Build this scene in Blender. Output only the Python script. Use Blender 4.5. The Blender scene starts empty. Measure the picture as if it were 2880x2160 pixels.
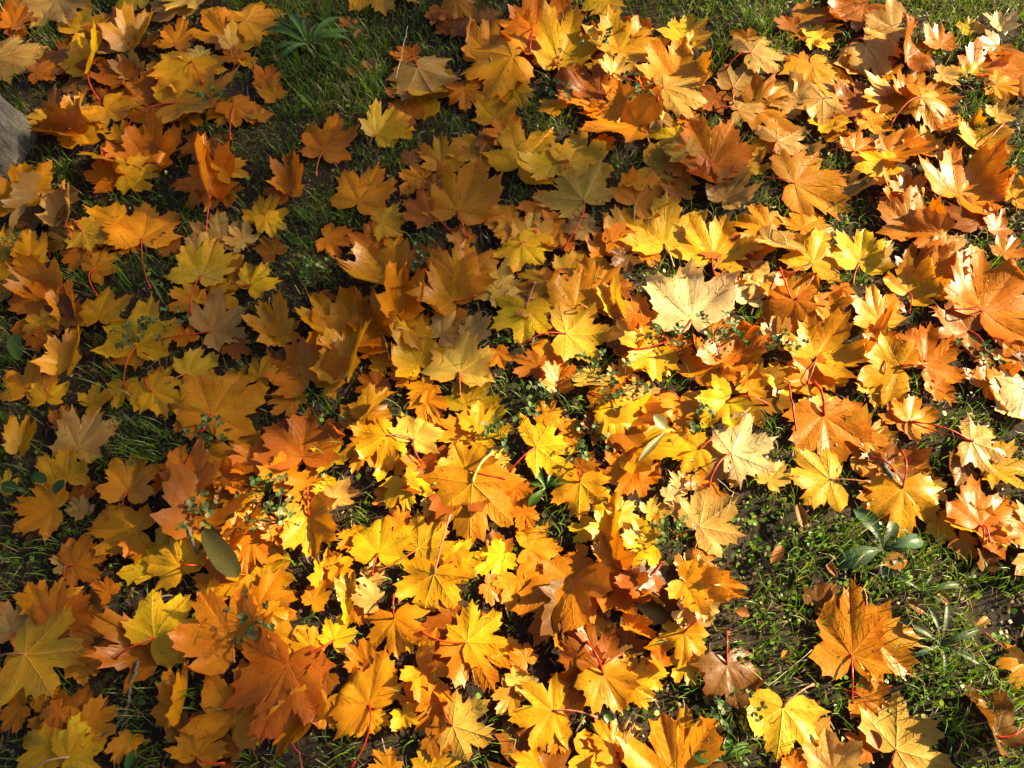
import bpy, math, random, numpy as np
from mathutils import Vector, Matrix, Quaternion
rad = math.radians
S = bpy.context.scene
COL = S.collection
# ------------------------------------------------------------------ camera
CAM_H, PITCH, HFOV = 1.50, 62.0, 62.0
cd = bpy.data.cameras.new('camera'); cam = bpy.data.objects.new('camera', cd); COL.objects.link(cam)
cd.sensor_width = 36; cd.lens = 18 / math.tan(rad(HFOV / 2)); cd.clip_start = .05; cd.clip_end = 2000
cam.location = (0, 0, CAM_H); cam.rotation_euler = (rad(90 - PITCH), 0, 0)
S.camera = cam
# ------------------------------------------------------------------ light
SUN_EL, SUN_AZ = 27.0, 17.0            # azimuth counted from +x towards +y
w = bpy.data.worlds.new('World'); S.world = w; w.use_nodes = True
nt = w.node_tree; bg = nt.nodes['Background']
sky = nt.nodes.new('ShaderNodeTexSky'); sky.sky_type = 'NISHITA'; sky.sun_disc = False
sky.sun_elevation = rad(SUN_EL); sky.sun_rotation = rad(90 - SUN_AZ)
sky.dust_density = 2.5; sky.air_density = .6; sky.ozone_density = 0.0
nt.links.new(sky.outputs[0], bg.inputs[0]); bg.inputs[1].default_value = 0.05
sd = bpy.data.lights.new('sun', 'SUN'); sd.energy = 5.0; sd.angle = rad(.55); sd.color = (1.0, .82, .50)
sun = bpy.data.objects.new('sun', sd); COL.objects.link(sun)
SUNV = Vector((math.cos(rad(SUN_AZ)) * math.cos(rad(SUN_EL)), math.sin(rad(SUN_AZ)) * math.cos(rad(SUN_EL)), math.sin(rad(SUN_EL))))
sun.rotation_euler = SUNV.to_track_quat('Z', 'Y').to_euler(); sun.location = SUNV * 30
vs = S.view_settings; vs.view_transform = 'Standard'; vs.look = 'None'; vs.gamma = 1.0; vs.use_curve_mapping = False
vs.exposure = 1.8
S.cycles.max_bounces = 5; S.cycles.diffuse_bounces = 3; S.cycles.glossy_bounces = 2; S.cycles.transmission_bounces = 3; S.cycles.caustics_reflective = False
# ------------------------------------------------------------------ helpers
FPX = 1440 / math.tan(rad(HFOV / 2))
def U(px, py, z=0.0):
    "photo pixel (2880 wide) to the point of the place at height z"
    u = (px - 1440) / FPX; v = (1080 - py) / FPX; p = rad(PITCH)
    d = (u, math.cos(p) + v * math.sin(p), -math.sin(p) + v * math.cos(p))
    t = (z - CAM_H) / d[2]
    return np.array((d[0] * t, d[1] * t))
def mesh(name, V, F, mat, smooth=True, attr=None):
    m = bpy.data.meshes.new(name)
    V = np.asarray(V, dtype=np.float32)
    m.vertices.add(len(V)); m.vertices.foreach_set('co', V.ravel())
    n = sum(len(f) for f in F); L = np.empty(n, np.int32); st = np.empty(len(F), np.int32); k = 0
    for a, f in enumerate(F):
        st[a] = k; L[k:k + len(f)] = f; k += len(f)
    m.loops.add(n); m.loops.foreach_set('vertex_index', L)
    m.polygons.add(len(F)); m.polygons.foreach_set('loop_start', st)
    m.update(calc_edges=True)
    if smooth: m.polygons.foreach_set('use_smooth', [True] * len(F))
    if attr:
        for nm, (ty, arr) in attr.items():
            at = m.attributes.new(nm, ty, 'POINT')
            at.data.foreach_set('color' if ty == 'FLOAT_COLOR' else 'value', np.asarray(arr, np.float32).ravel())
    m.validate(); m.materials.append(mat)
    return m
def link(name, data, parent=None, loc=None, color=None):
    o = bpy.data.objects.new(name, data); COL.objects.link(o)
    if parent: o.parent = parent
    if loc is not None: o.location = loc
    if color is not None: o.color = (*color, 1)
    return o
def tag(o, label=None, cat=None, group=None, kind=None):
    if label: o['label'] = label
    if cat: o['category'] = cat
    if group: o['group'] = group
    if kind: o['kind'] = kind
    return o
def tube(pts, radii, seg=6):
    pts = np.asarray(pts, float); n = len(pts); V = []; F = []
    T = np.gradient(pts, axis=0)
    up = np.array((0, 0, 1.0)) if abs(T[0][2]) < .8 * np.linalg.norm(T[0]) else np.array((1.0, 0, 0))
    for i in range(n):
        t = T[i] / (np.linalg.norm(T[i]) + 1e-9); a = np.cross(t, up); a /= np.linalg.norm(a) + 1e-9; b = np.cross(a, t)
        for k in range(seg):
            an = 2 * math.pi * k / seg
            V.append(pts[i] + radii[i] * (a * math.cos(an) + b * math.sin(an)))
    for i in range(n - 1):
        for k in range(seg):
            k2 = (k + 1) % seg
            F.append((i * seg + k, i * seg + k2, (i + 1) * seg + k2, (i + 1) * seg + k))
    F.append(tuple(range(seg))[::-1]); F.append(tuple((n - 1) * seg + k for k in range(seg)))
    return V, F
class N:
    "small node-tree helper"
    def __init__(s, name):
        s.m = bpy.data.materials.new(name); s.m.use_nodes = True; s.t = s.m.node_tree; s.t.nodes.clear()
        s.out = s.t.nodes.new('ShaderNodeOutputMaterial')
    def n(s, ty, **kw):
        nd = s.t.nodes.new('ShaderNode' + ty)
        for k, v in kw.items():
            if k in nd.inputs.keys(): s.i(nd, k, v)
            else: setattr(nd, k, v)
        return nd
    def i(s, nd, k, v):
        if hasattr(v, 'is_output') or isinstance(v, bpy.types.NodeSocket): s.t.links.new(v, nd.inputs[k])
        else: nd.inputs[k].default_value = v
    def ramp(s, fac, stops):
        r = s.n('ValToRGB'); s.i(r, 0, fac); e = r.color_ramp.elements
        while len(e) < len(stops): e.new(.5)
        for a, (p, c) in zip(e, stops): a.position = p; a.color = (*c, 1) if len(c) == 3 else c
        return r.outputs[0]
    def mix(s, fac, a, b, mode='MIX'):
        m = s.n('Mix'); m.data_type = 'RGBA'; m.blend_type = mode
        s.i(m, 0, fac); s.i(m, 6, a); s.i(m, 7, b); return m.outputs[2]
    def math(s, op, a, b=0.0):
        m = s.n('Math', operation=op); s.i(m, 0, a); s.i(m, 1, b); return m.outputs[0]
    def noise(s, vec, scale, detail=3, w=None, rough=.55):
        nz = s.n('TexNoise'); nz.noise_dimensions = '4D' if w is not None else '3D'
        s.i(nz, 'Vector', vec); s.i(nz, 'Scale', scale); s.i(nz, 'Detail', detail); s.i(nz, 'Roughness', rough)
        if w is not None: s.i(nz, 'W', w)
        return nz.outputs[0]
    def surf(s, sock): s.t.links.new(sock, s.out.inputs[0]); return s.m
def g3(v): return (v, v, v)
def leaf_mat(name, trans=.36, rough=.35, spec=.34, spots=True, usecol=None, bump=.25):
    k = N(name); tc = k.n('TexCoord').outputs['Object']; oi = k.n('ObjectInfo')
    va = k.n('VectorMath', operation='ADD'); k.i(va, 0, tc); k.i(va, 1, k.math('MULTIPLY', oi.outputs['Random'], 9)); tc = va.outputs[0]; rnd = None
    if usecol: base = k.n('Attribute', attribute_name=usecol).outputs['Color']
    else: base = oi.outputs['Color']
    n1 = k.noise(tc, 22, 3); n2 = k.noise(tc, 130, 2); n3 = k.noise(tc, 60, 1)
    warm = k.mix(1.0, base, (.91, .68, .5, 1), 'MULTIPLY'); lite = k.mix(1.0, base, (1.10, 1.13, 1.1, 1), 'MULTIPLY')
    c = k.mix(k.ramp(n1, [(.40, g3(0)), (.72, g3(.85))]), base, warm)
    c = k.mix(k.ramp(n1, [(.28, g3(.8)), (.46, g3(0))]), c, lite)
    if not usecol:
        ed = k.n('Attribute', attribute_name='edge').outputs['Fac']
        em = k.math('MULTIPLY', k.ramp(ed, [(.72, g3(0)), (1.0, g3(1))]), k.ramp(n3, [(.42, g3(0)), (.66, g3(.75))]))
        c = k.mix(em, c, k.mix(1.0, base, (.72, .42, .28, 1), 'MULTIPLY'))
    c = k.mix(k.ramp(n2, [(.3, g3(.22)), (.62, g3(0))]), c, k.mix(1.0, base, (.62, .5, .4, 1), 'MULTIPLY'))
    if spots:
        vo = k.n('TexVoronoi'); k.i(vo, 'Vector', tc); k.i(vo, 'Scale', 42.0);
        sp = k.math('MULTIPLY', k.math('LESS_THAN', vo.outputs['Distance'], .085), k.ramp(n3, [(.5, g3(0)), (.56, g3(.8))]))
        c = k.mix(sp, c, (.08, .03, .01, 1))
    hb = k.noise(tc, 70, 3)
    bp = k.n('Bump', Strength=bump, Distance=.004, Height=hb)
    p = k.n('BsdfPrincipled'); k.i(p, 'Base Color', c); k.i(p, 'Normal', bp.outputs[0])
    k.i(p, 'Roughness', k.ramp(n2, [(.2, g3(rough - .07)), (.8, g3(rough + .14))])); k.i(p, 'Specular IOR Level', spec)
    t = k.n('BsdfTranslucent'); k.i(t, 'Color', k.mix(1.0, c, (1.0, .86, .5, 1), 'MULTIPLY')); k.i(t, 'Normal', bp.outputs[0])
    m = k.n('MixShader'); k.i(m, 0, trans); k.i(m, 1, p.outputs[0]); k.i(m, 2, t.outputs[0])
    return k.surf(m.outputs[0])
M = {}
M['blade'] = leaf_mat('maple_leaf_blade')
M['vein'] = leaf_mat('leaf_vein', trans=.1, rough=.45, spots=False)
M['stalk'] = leaf_mat('leaf_stalk', trans=0.05, rough=.33, spots=False)
M['litter'] = leaf_mat('under_leaf', usecol='Col')
M['green'] = leaf_mat('green_leaf', trans=.25, rough=.4, spots=False, usecol='Col', bump=.1)
def grass_mat():
    k = N('grass_blade'); c = k.n('Attribute', attribute_name='Col').outputs['Color']
    p = k.n('BsdfPrincipled'); k.i(p, 'Base Color', c); k.i(p, 'Roughness', .42); k.i(p, 'Specular IOR Level', .45)
    t = k.n('BsdfTranslucent'); k.i(t, 'Color', k.mix(1.0, c, (1.1, 1.1, .5, 1), 'MULTIPLY'))
    m = k.n('MixShader'); k.i(m, 0, .42); k.i(m, 1, p.outputs[0]); k.i(m, 2, t.outputs[0]); return k.surf(m.outputs[0])
M['grass'] = grass_mat()
def soil_mat():
    k = N('soil'); tc = k.n('TexCoord').outputs['Object']
    a = k.noise(tc, 9, 6); b = k.noise(tc, 90, 5)
    c = k.ramp(a, [(.3, (.008, .005, .0025)), (.52, (.034, .020, .009)), (.72, (.085, .055, .027))])
    c = k.mix(k.ramp(b, [(.4, g3(0)), (.75, g3(.7))]), c, (.11, .072, .036, 1))
    bp = k.n('Bump', Strength=1.0, Distance=.02, Height=k.noise(tc, 110, 7, rough=.75))
    p = k.n('BsdfPrincipled'); k.i(p, 'Base Color', c); k.i(p, 'Roughness', .95); k.i(p, 'Normal', bp.outputs[0])
    return k.surf(p.outputs[0])
M['soil'] = soil_mat()
def bark_mat(name, c0, c1, c2, sc=1.0):
    k = N(name); tc = k.n('TexCoord').outputs['Object']
    mp = k.n('Mapping'); k.i(mp, 'Vector', tc); k.i(mp, 'Scale', (1, 1, .22))
    a = k.noise(mp.outputs[0], 38 * sc, 7, rough=.75); b = k.noise(tc, 14 * sc, 4); d = k.noise(tc, 190 * sc, 3)
    c = k.ramp(a, [(.34, c0), (.5, c1), (.68, c2)])
    c = k.mix(k.ramp(b, [(.5, g3(0)), (.68, g3(.55))]), c, (.25, .24, .12, 1))
    c = k.mix(k.ramp(d, [(.35, g3(.5)), (.6, g3(0))]), c, (*c0, 1))
    bp = k.n('Bump', Strength=1.0, Distance=.012 / sc, Height=k.math('ADD', a, k.math('MULTIPLY', d, .3)))
    p = k.n('BsdfPrincipled'); k.i(p, 'Base Color', c); k.i(p, 'Roughness', .9); k.i(p, 'Normal', bp.outputs[0])
    return k.surf(p.outputs[0])
M['bark'] = bark_mat('bark', (.025, .02, .014), (.17, .15, .115), (.38, .35, .28), 1.8)
M['twig'] = bark_mat('twig_bark', (.05, .04, .025), (.14, .11, .07), (.26, .23, .14), 5)
def straw_mat():
    k = N('dry_straw'); tc = k.n('TexCoord').outputs['Object']
    c = k.ramp(k.noise(tc, 60, 3), [(.3, (.35, .26, .12)), (.7, (.58, .48, .27))])
    p = k.n('BsdfPrincipled'); k.i(p, 'Base Color', c); k.i(p, 'Roughness', .5); return k.surf(p.outputs[0])
M['straw'] = straw_mat()
# ------------------------------------------------------------------ the fallen leaves, read off the photograph
# per tile of the photograph (column row): stalk junction x y, middle lobe tip x y, colour, then
# s=stalk end, w=width, c=cupped, f=folded along the midrib, u=underside up, ^ on top, _ underneath, #=a phrase for a leaf others refer to
CAT = '''
T 0 0
46 -4 62 24 T w=1.1
2 8 20 36 O _
-2 52 42 36 T u w=1.1 c=-.2 ^ #pale_beige_leaf_above_the_tree_trunk
62 54 52 20 R _
76 56 93 22 G f=.7
112 34 133 8 G f=.8 ^
106 24 75 8 R _
118 -6 108 14 Y
165 -8 144 18 P c=.2
197 31 172 13 A c=.2
150 34 160 13 A
213 20 247 3 G u w=1.15 c=-.2 ^ #broad_tan_leaf_reaching_over_bare_turf
200 39 218 21 Y f=.5
172 46 156 40 P w=1.2
132 62 145 47 G
118 80 134 56 O
164 56 150 84 G s=175,73 w=1.3 ^ #golden_leaf_with_arched_stalk_upon_its_face
151 86 214 74 Y s=110,112 w=.8 c=.25 ^ #long_yellow_leaf_with_straight_crimson_stalk
151 86 158 111 A w=1.3
200 92 170 100 A
203 90 226 106 O s=199,121
65 107 94 97 T f=.7
92 94 116 111 Y c=.2
66 103 72 77 Y f=.8
45 97 48 73 B
38 100 19 97 L
62 114 21 105 O f=.9 w=.8 ^ #glowing_orange_leaf_edge_by_the_tree_trunk
66 108 85 133 G
126 136 140 101 O c=.4 ^
112 140 158 122 O c=.3
108 151 140 145 Y s=88,131 w=1.1 ^ #yellow_leaf_with_ragged_hole_near_trunk
186 156 144 160 O w=1.1
181 162 171 120 A f=.9
191 145 213 135 A w=1.2
95 152 78 136 O
19 172 20 139 A w=1.3 c=.2 ^ #amber_leaf_at_foot_of_the_tree_trunk
55 186 63 150 T f=.6 c=.4 n=1
92 90 100 62 R _
105 66 83 52 R _
64 76 80 60 B _
30 60 55 56 O _
95 38 108 52 T c=.3 _
128 36 140 28 B _
205 46 190 40 O
182 12 200 2 G _
10 20 25 2 O c=.3
215 48 205 58 G _
135 98 110 84 A _
100 118 112 104 A
158 96 176 108 A _
T 1 0
108 -18 112 15 Y w=1.1 ^ #clear_yellow_leaf_on_the_dark_turf_patch
173 2 176 21 A c=-.4
158 8 150 21 O
201 41 203 13 A w=1.1 c=.15 ^
140 60 157 87 T u s=134,44 w=1.2 ^ #beige_leaf_beside_the_dry_straw_stem
222 54 173 66 A u w=1.2 c=-.2 #tan_leaf_with_rosy_star_centre
222 55 200 73 T u _
136 46 111 46 O c=.3
141 56 142 42 B l=.8
180 76 181 98 O
195 78 183 72 B _
206 100 211 78 Y w=1.2
58 128 72 97 O s=52,152 w=1.05 ^ #flat_orange_leaf_alone_on_shaded_turf
104 113 122 94 L f=.4 w=1.2 s=98,125 ^ #lemon_leaf_folded_beside_the_orange_leaf
118 111 141 106 G f=.3
135 100 112 88 R
160 141 159 112 G w=.95 ^
132 138 140 123 B
32 159 27 124 O f=.9 w=.9 ^ #orange_leaf_cupped_upright_on_shaded_turf
26 166 9 147 R
88 172 107 140 A w=1.2 ^ #broad_amber_leaf_beside_the_cupped_leaf
143 152 121 148 O w=1.3 c=.15
175 183 194 139 A w=1.15 s=184,206 ^ #large_amber_leaf_with_brown_rayed_veins
221 114 193 115 O c=.3 ^
185 70 194 60 O _
162 24 168 12 R _
78 20 84 8 O l=.7
8 70 14 52 O
15 80 2 66 A l=.9
200 120 194 132 R _
2 100 12 88 A
152 160 162 148 R _
T 2 0
20 22 56 2 O w=1.2 c=.3
5 20 16 6 O c=.3
16 25 9 56 O w=1.2 s=15,50
36 38 18 56 G
41 50 56 18 Y s=34,61 w=.9 c=.25 ^ #bright_yellow_leaf_standing_in_a_sun_patch
69 32 58 17 R f=.6
94 41 119 13 Y w=1.2 c=.15 ^ #yellow_leaf_crossed_by_thin_grass_shadow
110 24 88 13 O c=.5 n=1
150 31 154 4 Y f=.4
158 36 164 22 P f=.5
76 76 48 54 R n=1 ^ #rusty_red_leaf_peppered_with_dark_spots
88 61 96 47 P s=112,73 w=1.4 f=.3 ^ #pale_lit_leaf_with_short_scarlet_stalk
70 82 32 68 O c=.4
142 68 148 36 Y w=1.35 c=.35 ^ #yellow_fan_leaf_cupped_to_the_sun
136 72 104 56 O
131 77 177 89 P u s=125,92 w=1.0 c=-.25 ^ #wide_pale_leaf_with_crimson_forked_stalk
112 102 117 77 P w=1.2
125 98 106 107 T w=1.3 c=-.2
147 116 115 109 G
152 98 154 114 O
108 109 56 90 O f=.4 w=1.15 ^ #large_shaded_orange_leaf_creased_down_the_middle
8 140 36 106 Y w=1.1 ^
35 140 0 152 Y c=.35 w=.8 ^
49 139 88 126 L w=1.2 s=46,148 ^ #broad_lemon_leaf_with_a_square_notch
151 131 142 115 P w=1.3 s=153,135 ^ #small_pale_star_leaf_on_orange_leaves
174 140 190 106 O w=1.25 c=.15 ^
146 144 128 132 O
183 152 144 152 O c=.35 f=.3
192 73 207 54 T u s=191,91 w=1.25 ^ #dull_tan_leaf_with_upright_white_midrib
206 48 242 42 T u s=186,56 w=1.25 c=-.2 ^
196 93 223 90 T w=1.2 c=-.2
206 33 184 35 O f=.6
226 122 202 118 G
196 141 222 130 G w=1.1
185 168 207 149 T c=.4 n=1
62 172 40 144 P u w=1.3 s=43,217 #pale_leaf_with_long_drooping_crimson_stalk
107 173 131 150 A w=1.4
105 158 112 144 G l=.9
146 166 134 150 O
120 88 106 80 A _
60 46 74 42 R _
5 62 10 50 T
40 92 22 82 A
176 80 164 98 R _
190 60 180 68 B _
160 122 172 110 R _
76 124 92 116 A _
T 3 0
83 5 44 21 R c=.3 n=1
38 31 61 29 L s=22,36 w=1.1 ^ #green_tinged_yellow_leaf_on_curved_red_stalk
22 20 1 17 R c=.3
31 54 18 41 O
109 24 71 35 T f=.5
83 43 110 67 T u s=70,37 w=1.25 c=-.35 ^ #large_tan_leaf_drooping_from_a_raised_centre
73 56 49 44 T c=.5 n=1
122 46 121 15 R f=.6 n=1
150 37 146 20 O w=1.2 c=.2
178 25 171 12 Y w=1.2
203 23 197 7 W f=.4 w=1.3
180 57 205 38 O f=.4
175 63 169 48 Y
152 60 175 65 T
27 84 2 68 T w=1.2 ^
30 76 48 63 T
48 85 27 99 T u s=60,82 w=1.3 ^ #tan_leaf_with_pinkish_rayed_veins
88 93 49 68 R
123 79 97 72 O c=.6
132 83 161 65 O w=1.1
130 88 166 93 A u s=108,104 w=1.4 c=-.3 ^ #wide_amber_leaf_with_pale_raised_ribs
86 103 111 113 A w=1.0 c=.2 ^
140 127 114 110 G c=.4
108 130 146 122 O f=.4
184 124 177 93 G s=201,110 w=1.3 f=.35 ^ #golden_leaf_with_one_white_gleaming_lobe
222 62 194 88 O
198 70 226 80 A
8 123 34 108 T u s=4,131 w=1.2 ^ #grey_tan_leaf_with_stubby_red_stalk
57 100 44 118 G
76 128 98 117 O w=1.1
23 158 74 152 A s=-2,154 w=1.3 c=-.1 ^ #great_orange_leaf_with_crimson_stalk_pointing_away
106 142 71 146 Y
70 165 93 152 T f=.5
166 168 196 134 O w=1.2 c=.3 ^ #flame_orange_leaf_curled_like_a_shell
112 168 109 141 O f=.7
118 166 139 152 T c=.3
12 144 2 132 T
214 168 226 150 Y
200 98 218 92 P c=.3
35 62 22 50 T _
160 106 150 92 O
100 60 110 46 O _
60 118 70 104 A _
150 130 170 134 A
T 0 1
20 27 38 11 B
60 40 39 30 B s=51,20 w=1.2
98 23 61 30 A w=1.2
70 32 98 43 L u w=1.0 s=66,28 ^ #pale_lemon_leaf_tilted_between_amber_leaves
123 41 125 6 A s=129,82 w=1.25 ^ #amber_leaf_with_arched_stalk_over_dark_turf
73 50 56 70 O
81 65 105 48 A s=84,90 w=1.2
10 63 4 28 G c=.35 s=22,57
24 56 28 30 G c=.3
40 82 2 65 O c=.6 f=.3
58 103 52 74 A f=.9
50 101 0 92 O
57 104 32 100 B w=1.2
57 105 80 102 B
37 116 20 103 Y
57 149 66 114 A f=.8 ^ #narrow_amber_leaf_folded_shut_on_edge
85 107 93 78 G w=1.3
117 131 131 90 Y s=105,167 w=1.25 c=.1 ^ #deep_yellow_leaf_under_a_clover_sprig
119 136 89 129 A
172 70 188 36 L s=167,110 w=1.2 ^ #lemon_leaf_crossed_by_a_pale_straw
190 41 187 11 T w=1.2
210 40 196 26 T
170 52 160 32 T
215 79 232 60 Y s=200,80 w=1.2 ^ #yellow_leaf_with_hooked_red_stalk
168 93 144 84 A w=1.1
182 119 216 102 T s=138,132 w=1.25 ^ #dusty_tan_leaf_with_sweeping_crimson_stalk
162 156 197 138 L s=148,166 w=1.1
183 193 212 142 A s=160,247 w=1.2 c=-.1 ^ #big_amber_leaf_with_long_scarlet_stalk
22 172 34 143 A w=1.4 ^
38 176 43 153 G w=1.2 ^
196 88 163 93 G _
136 162 138 147 G l=.9
112 40 104 56 O _
146 48 140 32 R _
30 125 44 135 R
90 140 104 132 B
8 48 20 62 A _
160 125 150 112 O _
200 130 218 138 R _
T 1 1
2 21 20 2 Y w=1.2
8 22 15 38 G
15 50 3 36 R
61 38 85 44 O w=1.1 ^ #orange_star_leaf_lying_on_shaded_turf
108 25 134 20 L w=1.15 ^ #lemon_leaf_overlapping_a_speckled_orange_leaf
101 46 98 22 O s=105,54 w=1.3
118 48 126 33 A
150 17 124 4 R w=1.2
182 40 164 28 O c=.4
150 62 160 34 R w=1.2 _
178 76 181 38 A w=1.2 ^
222 22 194 28 A w=1.3
222 25 215 50 A
120 63 112 49 A w=1.2
117 73 57 69 A c=.5 f=.3 w=.9 ^ #amber_leaf_curled_into_a_boat
123 103 128 60 A f=.8 ^ #amber_leaf_rolled_upright_like_a_scroll
171 93 150 67 A c=.4 w=1.3 s=190,93 ^ #amber_leaf_cupped_like_a_hand
72 121 46 82 A f=.5
72 122 40 103 A w=1.2 ^
66 132 46 126 Y l=.8
108 119 84 89 A f=.8 ^
78 151 88 105 G f=.8 ^ #golden_leaf_folded_on_edge_in_the_shade
19 121 1 90 G f=.6
18 121 39 108 A w=1.2
46 161 32 127 O w=1.45 ^ #wide_dull_orange_leaf_in_deep_shade
0 158 13 138 Y
130 120 123 100 G
140 146 119 113 G c=.4 ^
130 120 151 103 G w=1.2 ^
175 154 184 116 P s=176,176 w=1.3 ^ #pale_gold_leaf_half_in_sunlight
160 120 185 96 T f=.3
184 122 207 108 T c=.3
208 136 215 154 O s=221,150
130 159 114 144 O
106 168 86 156 R
95 137 119 128 A f=1
208 82 195 57 P u w=1.35
212 84 218 102 P u
100 110 92 94 R _
56 88 68 100 O _
170 108 150 96 O _
20 148 8 132 R _
110 148 98 140 G _
150 138 142 126 O _
60 165 76 150 A
T 2 1
20 8 41 28 O
45 30 24 53 O w=1.2
14 40 21 12 P
8 43 28 62 G w=1.4 ^
8 46 2 66 A
65 33 46 14 T
104 36 68 22 G c=.2
80 49 72 32 O w=1.2
85 43 109 32 O f=.5
102 54 83 64 B c=.3 n=1
132 44 133 0 L s=140,64 w=1.2 ^ #pale_lemon_leaf_on_thin_tan_stalk
174 55 185 18 Y s=175,75 w=1.15 ^ #yellow_leaf_above_the_cream_leaf
48 68 82 58 L s=33,72 w=1.1 ^
55 97 62 65 G w=1.3 s=64,103 ^
89 98 76 69 L f=1 w=.8
155 110 149 57 W s=100,141 w=1.1 c=.05 k=2 ^ #cream_leaf_glowing_in_full_sun
114 120 108 82 O
12 100 9 131 Y s=20,78 w=1.3 ^ #yellow_leaf_hanging_from_a_pink_stalk
14 84 37 112 P w=1.0
30 74 0 84 G
47 123 91 121 L u s=12,131 w=1.15 ^ #pale_yellow_leaf_with_straight_red_stalk
106 103 83 112 O
100 136 114 118 O f=.5
98 120 80 134 B
35 136 26 168 A
22 148 -1 140 R
40 165 41 140 O f=.5
125 133 98 152 Y w=1.3 c=.1 ^ #yellow_leaf_striped_with_slanting_sunlight
160 156 178 131 A w=1.4
183 146 216 104 O c=.3 f=.2 n=1
190 150 206 166 O
205 91 208 70 W w=1.1 c=.3
183 80 206 68 O f=.8
222 30 188 20 A w=1.2
222 70 206 92 T
206 168 216 148 Y c=.3
94 150 112 166 A c=.3
60 165 92 160 P f=.4
118 50 122 66 O _
140 132 158 128 O
205 45 218 38 T
90 78 104 92 R _
120 142 128 166 Y
T 3 1
30 31 52 14 A w=1.2
2 39 35 51 T f=.5 u ^ #creased_tan_leaf_with_sunlit_upper_half
40 59 51 26 G w=1.2
80 60 84 30 Y s=73,82 w=1.15 c=.1 ^ #vivid_yellow_leaf_catching_the_sun
94 60 102 42 W f=.4
130 30 126 -6 O w=1.3
150 34 111 30 O f=.5
153 53 172 34 T w=1.1
126 63 143 47 R c=.3
125 83 143 61 G s=121,106 w=1.3 c=.3 ^ #gold_leaf_with_two_gleaming_raised_lobes
150 68 172 52 O c=.3
97 107 88 78 A w=1.2
22 93 46 66 A s=8,70 w=1.3
23 95 14 126 O w=1.3
48 97 77 96 A c=.4
43 141 68 107 A s=33,167 w=1.25 c=.25 ^ #amber_leaf_with_white_shining_tips
8 130 6 104 T f=.6
96 130 98 106 O c=.4 n=1
125 136 128 112 O w=1.2
187 101 220 62 O s=157,102 w=1.25 c=.1 ^ #huge_orange_leaf_with_horizontal_crimson_stalk
188 104 222 116 A w=1.2
160 86 167 70 Y
175 118 132 104 R c=.3
114 151 77 132 G s=137,148 w=1.4 ^ #flat_olive_gold_leaf_dotted_with_sunflecks
20 168 2 138 G
137 150 167 130 O w=1.3 c=.25 s=112,152
190 166 220 148 O
220 140 192 118 O
58 164 46 148 Y f=.4
45 156 10 166 A f=.4
64 80 70 92 O
108 92 114 108 R _
185 140 176 122 R _
200 30 190 12 R c=.3
205 52 218 36 O
120 12 104 20 O _
T 0 2
105 0 98 22 Y w=1.2
76 15 100 3 G f=.3
120 0 131 21 G
130 5 160 12 G w=1.1
170 24 164 50 O w=1.3
66 54 85 16 T w=1.0 ^ #tan_leaf_standing_tall_above_a_yellow_leaf
56 80 58 52 Y w=1.5 c=.1 ^ #yellow_leaf_spread_flat_on_dark_turf
45 106 8 104 A w=1.25 ^ #amber_leaf_with_upturned_lobe_beside_round_leaves
18 43 -2 46 O w=1.2
15 54 26 21 G f=.8
52 34 56 14 O
110 92 120 53 A f=.45 w=1.1 s=107,106 ^ #sunlit_orange_leaf_half_folded_on_dark_turf
160 86 182 56 O c=.35 w=1.3 ^ #crumpled_orange_leaf_beneath_a_scarlet_stalk
146 72 162 58 O
134 82 150 80 O s=131,73
222 62 190 70 O c=.4
196 79 226 86 O f=.6
66 97 77 84 R
70 110 58 96 T
117 126 70 123 A w=.9 ^
64 150 76 126 O w=1.2
62 153 39 150 T
63 156 97 142 O s=57,167 w=1.2
135 157 148 109 G u w=1.2
155 158 139 127 Y s=174,158 w=1.3 ^ #yellow_leaf_streaked_with_grass_shadows
190 172 176 140 A
216 134 212 166 O
212 121 224 94 A f=.8
196 138 208 116 O f=.5
112 136 122 150 O f=.4
98 112 84 124 A
198 96 184 88 R
30 120 20 140 B
0 90 5 78 G
180 35 194 52 B _
T 1 2
31 9 11 29 A
40 62 42 18 R w=1.4 ^ #deep_rust_leaf_at_the_edge_of_the_shade
15 50 29 67 O
18 81 41 59 A f=.5
68 60 41 70 Y f=.3
50 82 24 104 O
65 91 47 81 Y
68 98 93 90 T f=.6 ^ #brown_tinged_leaf_folded_into_a_wedge
95 25 120 1 G f=.8
113 44 83 60 G u s=135,46 w=1.4 c=-.15 ^ #gold_leaf_with_thin_pink_stalk_crossing_over
136 47 152 22 P s=143,68 w=1.35 ^ #peachy_leaf_barred_with_grass_shadows
145 12 161 36 A
150 0 128 12 O
185 40 152 48 A f=.3
192 38 216 17 Y w=1.2 ^
181 74 170 49 G w=1.5 s=216,84 c=.1 ^ #gold_leaf_with_burnt_out_white_lobe
142 68 151 101 O f=.5
126 83 133 108 Y w=1.3 c=-.15 ^ #small_yellow_leaf_shaped_like_a_star
187 88 185 143 A u s=205,57 w=1.35 c=-.2 ^ #giant_amber_leaf_hanging_from_a_thick_yellow_stalk
45 113 52 158 G f=.4 w=1.1
105 145 110 111 G s=100,165 w=1.35 ^ #golden_leaf_with_dark_freckles_and_red_stalk
140 141 167 117 G u s=104,161 w=1.3 ^ #gold_leaf_under_a_looping_stalk_shadow
213 145 189 136 R w=1.2
212 146 187 166 Y
166 156 202 148 Y f=.4
20 126 -1 121 O c=.3
58 167 65 137 A f=.8
65 159 83 150 A w=1.3
100 167 101 149 T c=.4 n=1
213 84 198 60 P w=1.2
118 96 104 92 O
125 120 118 104 O
88 130 68 142 O
150 100 158 112 P
170 140 176 160 A
0 66 18 74 O
120 70 130 58 Y
205 66 218 54 P f=.3
60 36 72 48 B
95 50 82 78 A _
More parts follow.
